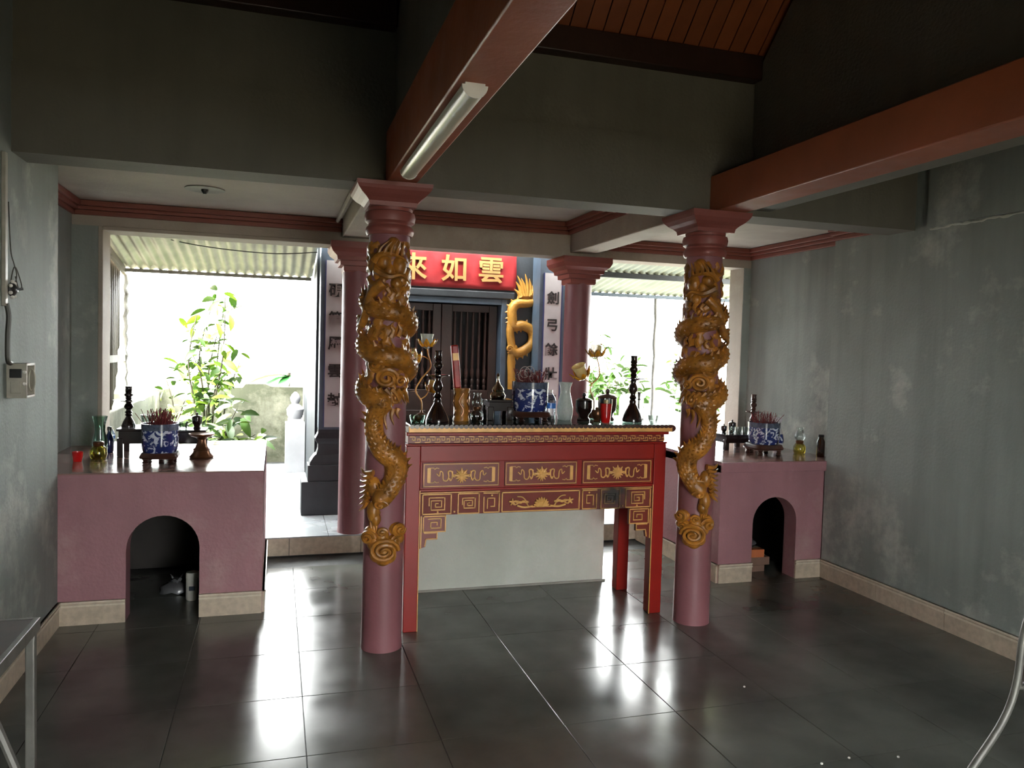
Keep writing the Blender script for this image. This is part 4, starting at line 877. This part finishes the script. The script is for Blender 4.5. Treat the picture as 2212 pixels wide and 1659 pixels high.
candlestick('black lacquer candlestick at the right end of the red table', (1.996, 4.14, ZT), .385, LACQ, .066, .058)
tb = thing('incense_tube', 'gilded cylinder holding a tall red incense packet', 'holder', (.982, 4.19, ZT))
lat([(.045, 0), (.047, .012), (.043, .02), (.043, .165), (.046, .172), (.046, .18), (.04, .18), (.038, .03)], GOLD, 'cylinder', tb, 28)
for k in range(6):
    a = k*PI/3+.3
    build(MB().tube([((.0445)*math.cos(a+.28*math.sin(i*.8)), .0445*math.sin(a+.28*math.sin(i*.8)), .03+.125*i/9) for i in range(10)], .0045, 6), 'scroll_relief', BRONZE, tb, local=True)
pk = thing('incense_packet', 'red foil packet of incense leaning in the gilded tube', 'packet', (.972, 4.19, ZT+.035))
mb = B(-.020, .020, -.016, .016, .145, .385); o = build(mb, 'foil_wrap', FOIL, pk, bev=.008, local=True)
build(B(-.017, .017, -.014, .014, 0, .15), 'paper_end', GOLDL, pk, bev=.006, local=True); build(B(-.0165, .0165, -.0175, -.0155, .30, .34), 'gold_print', GOLDL, pk, local=True)
pk.rotation_euler = (0, -.10, 0)
glass_lamp('small clear glass oil lamp beside the gilded incense tube', (1.068, 4.17, ZT), .95, True, GLASS)
low_stand('small black offering stand carrying the silver wine flask', (1.212, 4.27, ZT), .155, .15, .118)
fk = thing('wine_flask', 'shiny bulbous metal flask on the black offering stand', 'flask', (1.212, 4.27, ZT+.1185))
lat([(.03, 0), (.042, .004), (.046, .02), (.036, .036), (.032, .04), (.036, .052), (.03, .064), (.014, .084), (.008, .10), (.007, .125), (.009, .13), (.005, .138)], SILVER, 'body', fk); lat([(.0075, .128), (.010, .134), (.004, .146)], BRONZE, 'stopper', fk)
censer('blue and white incense bowl full of red sticks in the middle of the red table', (1.383, 4.20, ZT), .103, .165, .056, 21, 8, .075, .10, 120)
water_bottle('plastic water bottle with a blue label on the red table', (1.524, 4.25, ZT), 1.0)
v = thing('glass_chimney', 'frosted flared glass chimney beside the water bottle', 'vase', (1.612, 4.24, ZT))
lat([(.036, 0), (.04, .004), (.047, .04), (.047, .075), (.040, .11), (.029, .16), (.03, .19), (.041, .22), (.039, .22), (.027, .19), (.026, .16), (.036, .11), (.043, .07)], FROST, 'glass', v, 28); lat([(.037, .0), (.037, .012), (.02, .014)], GLASSG, 'foot', v)
lidded_jar('black lacquer lidded jar right of the frosted chimney', (1.706, 4.18, ZT))
lidded_jar('dark lidded jar behind the red glass candle', (1.862, 4.20, ZT), 1.15, BWOOD)
rg = thing('candle_glass', 'ruby red glass candle tumbler on the red table', 'candle glass', (1.803, 4.085, ZT))
lat([(.024, 0), (.026, .004), (.029, .03), (.035, .11), (.033, .11)], GLASSR, 'wax_glass', rg); lat([(.0352, .108), (.0365, .135), (.034, .135), (.033, .11)], GLASS, 'rim', rg); lat([(.012, .108), (.014, .128), (.009, .13)], GOLDL, 'wick_cup', rg)
bc = thing('bronze_cup', 'small round bronze cup between the black jar and the red glass', 'cup', (1.768, 4.13, ZT)); lat([(.02, 0), (.022, .006), (.016, .012), (.03, .03), (.035, .05), (.028, .07), (.026, .07), (.03, .05)], BRONZE, 'bowl', bc); lat([(.008, .066), (.010, .078), (.004, .084)], BRONZE, 'knob', bc)
tumbler('small clear faceted glass at the right corner of the red table', (2.095, 4.07, ZT), .031, .045, GLASS)
tumbler('low green-tinted glass dish at the left corner of the red table', (.715, 4.06, ZT), .042, .042, GLASSG)
sm = thing('small_candlestick', 'thin short black candlestick beside the right tall one', 'candlestick', (2.075, 4.22, ZT)); lat([(.03, 0), (.03, .012), (.012, .022), (.006, .03)], LACQ, 'base', sm); lat([(.006, .03), (.005, .12), (.012, .125), (.006, .13), (.009, .17)], LACQ, 'stem', sm)

# left masonry altar
ZL = .7955
tumbler('red glass cup at the wall end of the left altar', (-1.075, 4.93, ZL), .030, .055, GLASSR)
glass_lamp('glass oil lamp with yellow oil beside the red cup', (-.985, 5.02, ZL), 1.2, False)
v = thing('glass_vase', 'clear flared glass vase behind the yellow oil lamp', 'vase', (-1.0, 5.13, ZL)); lat([(.03, 0), (.035, .005), (.042, .05), (.04, .10), (.028, .15), (.03, .19), (.042, .24), (.040, .24), (.028, .19), (.026, .15), (.036, .10), (.038, .05)], GLASSG, 'glass', v, 28); lat([(.03, 0), (.03, .012), (.01, .014)], GLASS, 'foot', v)
b = thing('blue_bottle', 'dark blue glass bottle on the left altar', 'bottle', (-.985, 5.32, ZL)); lat([(.022, 0), (.026, .01), (.027, .07), (.02, .10), (.01, .12), (.01, .14)], NAVYG, 'body', b); lat([(.012, .135), (.012, .155), (.008, .158)], BLACKP, 'cap', b)
water_bottle('half-empty water bottle at the back of the left altar', (-1.03, 5.62, ZL), .72)
low_stand('black offering stand with a candlestick on it, left altar', (-.775, 5.24, ZL), .27, .26, .165)
candlestick('dark candlestick standing on the left altar offering stand', (-.86, 5.22, ZL+.1655), .25, LACQ, .09, .04)
tumbler('clear glass tumbler on the left altar offering stand', (-.755, 5.23, ZL+.1655), .04, .075, GLASS)
censer('dark blue and white incense bowl in the middle of the left altar', (-.635, 4.86, ZL), .100, .165, .06, 33, 0, .07, .11, 130)
low_stand('second black offering stand right of the left incense bowl', (-.52, 5.22, ZL), .22, .20, .155)
lidded_jar('small black lidded jar on the second left offering stand', (-.47, 5.22, ZL+.1555), .62)
tumbler('small clear cup on the second left offering stand', (-.55, 5.21, ZL+.1555), .03, .045, GLASS)
g = thing('offering_goblet', 'brown turned goblet dish on the left altar', 'goblet', (-.425, 5.02, ZL)); lat([(.066, 0), (.070, .008), (.05, .03), (.045, .045), (.050, .05), (.036, .062), (.026, .09), (.024, .11), (.04, .128)], BRONZE, 'stem', g); lat([(.03, .122), (.06, .13), (.074, .142), (.074, .147), (.055, .14), (.02, .135)], BRONZE, 'dish', g)
# right masonry altar
ZA = .8005
low_stand('black offering stand with glass cups on the right altar', (3.30, 5.12, ZA), .25, .22, .115)
for i, lb in enumerate(('leftmost clear glass cup on the right offering stand', 'middle clear glass cup on the right offering stand', 'rightmost clear glass cup on the right offering stand')): tumbler(lb, (3.27+.058*i, 5.08, ZA+.1155), .026, .05, GLASS, 'glass cups on the right offering stand')
lidded_jar('small dark lidded jar behind the glass cups on the right altar', (3.33, 5.17, ZA+.1155), .6)
lidded_jar('low black jar at the left end of the right offering stand', (3.215, 5.10, ZA+.1155), .45)
censer('pale blue and white incense bowl on the right altar', (3.375, 4.83, ZA), .112, .155, .072, 44, 4, .075, .10, 80)
v = thing('porcelain_vase', 'slim white porcelain vase beside the right incense bowl', 'vase', (3.595, 4.97, ZA)); lat([(.028, 0), (.032, .006), (.03, .02), (.042, .06), (.043, .09), (.034, .13), (.022, .17), (.02, .20), (.032, .25), (.029, .25), (.017, .2)], PANELW, 'body', v, 28); lat([(.0435, .06), (.0445, .085), (.036, .125)], PORC, 'painted_band', v, 28)
candlestick('brown candlestick behind the right incense bowl', (3.60, 5.30, ZA), .40, BWOOD, .06, .05)
glass_lamp('small glass oil lamp glinting yellow on the right altar', (3.66, 4.80, ZA), 1.15, True)
b = thing('brown_bottle', 'dark brown glass bottle at the wall end of the right altar', 'bottle', (3.70, 4.62, ZA)); lat([(.026, 0), (.028, .01), (.028, .11), (.018, .13), (.018, .145)], mat('brown_glass', srgb(58, 24, 10), .06, coat=.6), 'body', b); lat([(.02, .142), (.02, .155), (.016, .158)], BLACKP, 'cap', b)
# under the arches
c = thing('plastic_canister', 'white plastic canister under the left altar arch', 'canister', (-.448, 4.80, 0)); lat([(.034, 0), (.036, .006), (.036, .12), (.03, .128), (.03, .132)], WHITE, 'body', c, 20); lat([(.037, .126), (.037, .152), (.034, .16)], WHITE, 'lid', c, 20); build(B(-.016, .016, -.0375, -.034, .06, .085), 'print', BLUEG, c, local=True)
def bag(label, loc, s, m, seed):
    rnd = random.Random(seed); t = thing('plastic_bag', label, 'bag', loc); rings = []
    for j, (r, z) in enumerate(((.5, 0), (1.0, .15), (1.05, .45), (.7, .75), (.25, .9), (.35, 1.15))):
        rings.append([(s*r*math.cos(2*PI*i/14)*(1+rnd.uniform(-.16, .16)), s*r*.7*math.sin(2*PI*i/14)*(1+rnd.uniform(-.16, .16)), s*z*.8+rnd.uniform(-.1, .1)*s*(j > 0)) for i in range(14)])
    build(MB().loft(rings), 'body', m, t, local=True, smooth=60)
    for k in (-1, 1): build(MB().tube([(k*s*.1, 0, s*.75), (k*s*.28, 0, s*1.05), (k*s*.4, .01, s*1.2)], [s*.05, s*.07, s*.02], 6), 'handle', m, t, local=True)
    return t
bag('crumpled grey plastic bag under the left altar arch', (-.55, 4.95, 0), .09, BAG, 3)
for i, (z0, h, w_, m, lb, x) in enumerate(((0, .045, .17, BOX2, 'brown carton at the bottom of the stack under the right altar', 3.20), (.0455, .055, .20, BOX2, 'brown carton in the middle of the stack under the right altar', 3.225), (.101, .055, .17, BOX, 'orange carton on top of the stack under the right altar', 3.195))):
    t = thing('carton', lb, 'box', (x, 4.70, z0), 'cartons under the right altar'); build(B(-w_/2, w_/2, -.07, .07, 0, h), 'box', m, t, bev=.002, local=True); build(B(-w_/2-.0008, w_/2+.0008, -.02, .02, h-.002, h+.0004), 'tape', OLDW, t, local=True)
bag('shiny dark plastic bag on the cartons under the right altar', (3.185, 4.72, .157), .085, BAG, 8)

# ================================================================ left wall fittings
t = thing('cable_trunking', 'white cable trunking running down the left wall', 'trunking', (-1.06, 3.645, 1.7))
build(B(-1.07, -1.055, 3.632, 3.662, 1.62, 2.24), 'channel', OLDW, t, bev=.002); build(MB().tube(spline([(-1.058, 3.652, 1.63), (-1.052, 3.66, 1.58), (-1.056, 3.66, 1.50), (-1.056, 3.662, 1.40), (-1.054, 3.70, 1.385)], 5), .010, 8), 'cable', CABLE, t)
t = thing('switch_box', 'old white switch box with breakers on the left wall', 'switch box', (-1.03, 3.74, 1.31))
build(B(-1.07, -.995, 3.69, 3.70, 1.24, 1.385).box(-1.07, -.995, 3.80, 3.81, 1.24, 1.385).box(-1.07, -.995, 3.70, 3.80, 1.24, 1.25).box(-1.07, -.995, 3.70, 3.80, 1.375, 1.385).box(-1.07, -1.062, 3.70, 3.80, 1.25, 1.375), 'housing', OLDW, t, smooth=0, bev=.002)
build(B(-1.058, -1.012, 3.686, 3.69, 1.325, 1.362), 'fuse_cover', BLACKP, t, smooth=0, bev=.003); build(B(-1.055, -1.015, 3.685, 3.69, 1.26, 1.31), 'breaker', OLDW, t, smooth=0, bev=.003)
build(MB().tube([(-.985+.012*math.cos(a), 3.72, 1.315+.045*math.sin(a)) for a in [2*PI*k/20 for k in range(21)]], .004, 6), 'handle_ring', OLDW, t)
for z in (1.35, 1.30): build(MB().ball((-1.003, 3.688, z), .008, .006, .008), 'screw', WHITE, t)
t = thing('lamp_holder', 'round black lamp holder ringed with white knobs on the left wall', 'lamp holder', (-1.04, 3.69, 1.69))
mb = MB(); mb.lathe([(.025, 0), (.03, .006), (.024, .02), (.01, .03)], (0,0,0), 18); mb.v = [(-1.07+a[2]+.012, 3.69+a[0], 1.69+a[1]) for a in mb.v]; build(mb, 'body', BLACKP, t)
for k in range(7): a = 2*PI*k/7; build(MB().ball((-1.045, 3.69+.033*math.cos(a), 1.69+.033*math.sin(a)), .008), 'knob', WHITE, t)
build(MB().tube([(-1.05, 3.69, 1.69), (-1.01, 3.70, 1.695)], .005, 6), 'pin', BLACKP, t)
tag(build(MB().tube(spline([(-1.064, 3.70, 2.05), (-1.062, 3.72, 1.86), (-1.058, 3.75, 1.80), (-1.06, 3.79, 1.76), (-1.06, 3.77, 1.725), (-1.06, 3.72, 1.73), (-1.058, 3.76, 1.79), (-1.06, 3.84, 1.74), (-1.06, 3.86, 1.705), (-1.06, 3.82, 1.70), (-1.062, 3.78, 1.75)], 6), .0022, 5), 'loose_wire', CABLE), 'loose looped wire hanging on the left wall', 'wire')
t = thing('ceiling_rose', 'round fan hook rose on the left bay ceiling', 'ceiling rose', (-.41, 4.885, 2.38))
mb = MB(); mb.lathe([(.11, -.001), (.11, -.006), (.10, -.008), (.092, -.004)], (-.41, 4.885, 2.38), 32); build(mb, 'ring', STONE, t); build(MB().lathe([(.02, 0), (.02, -.012), (.008, -.03)], (-.41, 4.885, 2.38), 12), 'hook', BLACKP, t)
tag(build(MB().tube([(.395, 4.0, 2.36), (.395, 5.6, 2.36)], .014, 8), 'ceiling_pipe', PALE), 'pale pipe running along the left cross beam', 'pipe')

# ================================================================ things at the frame edges
t = thing('folding_table', 'grey steel framed folding table with dark top against the left wall', 'table', (-.86, 2.05, 0))
build(B(-1.03, -.683, 1.45, 2.62, .635, .65), 'top', BWOOD, t, bev=.003)
build(B(-.69, -.672, 1.45, 2.63, .615, .652).box(-1.04, -1.03, 1.45, 2.63, .615, .652).box(-1.03, -.69, 2.62, 2.632, .615, .652), 'rim', STEEL, t, bev=.002)
for x in (-.69, -1.02):
    for y in (2.60, 1.48): build(B(x-.013, x+.013, y-.013, y+.013, 0, .635), 'leg', STEEL, t, bev=.004)
build(MB().tube([(-.80, 2.60, .40), (-.775, 2.60, .33), (-.70, 2.60, .12)], .013, 8), 'brace', STEEL, t); build(MB().tube([(-1.0, 2.60, .16), (-.70, 2.60, .16)], .011, 8), 'cross_bar', STEEL, t)
t = thing('tubular_chair', 'chrome tube chair cut off by the right edge of the picture', 'chair', (2.55, 1.85, 0))
for y in (1.95, 1.57):
    build(MB().tube(spline([(2.52, y, .86), (2.44, y, .70), (2.402, y, .598), (2.381, y, .426), (2.33, y, .306), (2.212, y, .165), (2.08, y, .012)], 7), .0125, 10), 'front_leg', STEEL, t)
    build(MB().tube(spline([(2.40, y, .43), (2.55, y, .30), (2.75, y, .012)], 6), .0125, 10), 'rear_leg', STEEL, t)
    build(MB().tube([(2.385, y, .42), (2.80, y, .405)], .010, 8), 'seat_rail', STEEL, t)
build(MB().tube([(2.52, 1.95, .86), (2.52, 1.57, .86)], .0125, 10), 'top_bar', STEEL, t); build(B(2.40, 2.80, 1.57, 1.95, .418, .44), 'seat', BLACKP, t, bev=.01)
build(MB().prism_yz([(1.585, .62), (1.935, .62), (1.935, .84), (1.585, .84)], 2.455, 2.475), 'backrest', BLACKP, t, bev=.008)
for x, y, lb in ((1.95, 2.35, 'larger white scrap on the floor left of its twin'), (2.08, 2.36, 'white scrap on the floor right of its twin'), (2.27, 2.32, 'lone white scrap on the floor nearest the chair'), (2.05, 3.0, 'faint scrap on the floor farthest from the chair')):
    tag(build(MB().ball((x, y, .003), .006, .005, .004, 6, 4), 'paper_scrap', WHITE), lb, 'scrap', 'scraps on the floor')
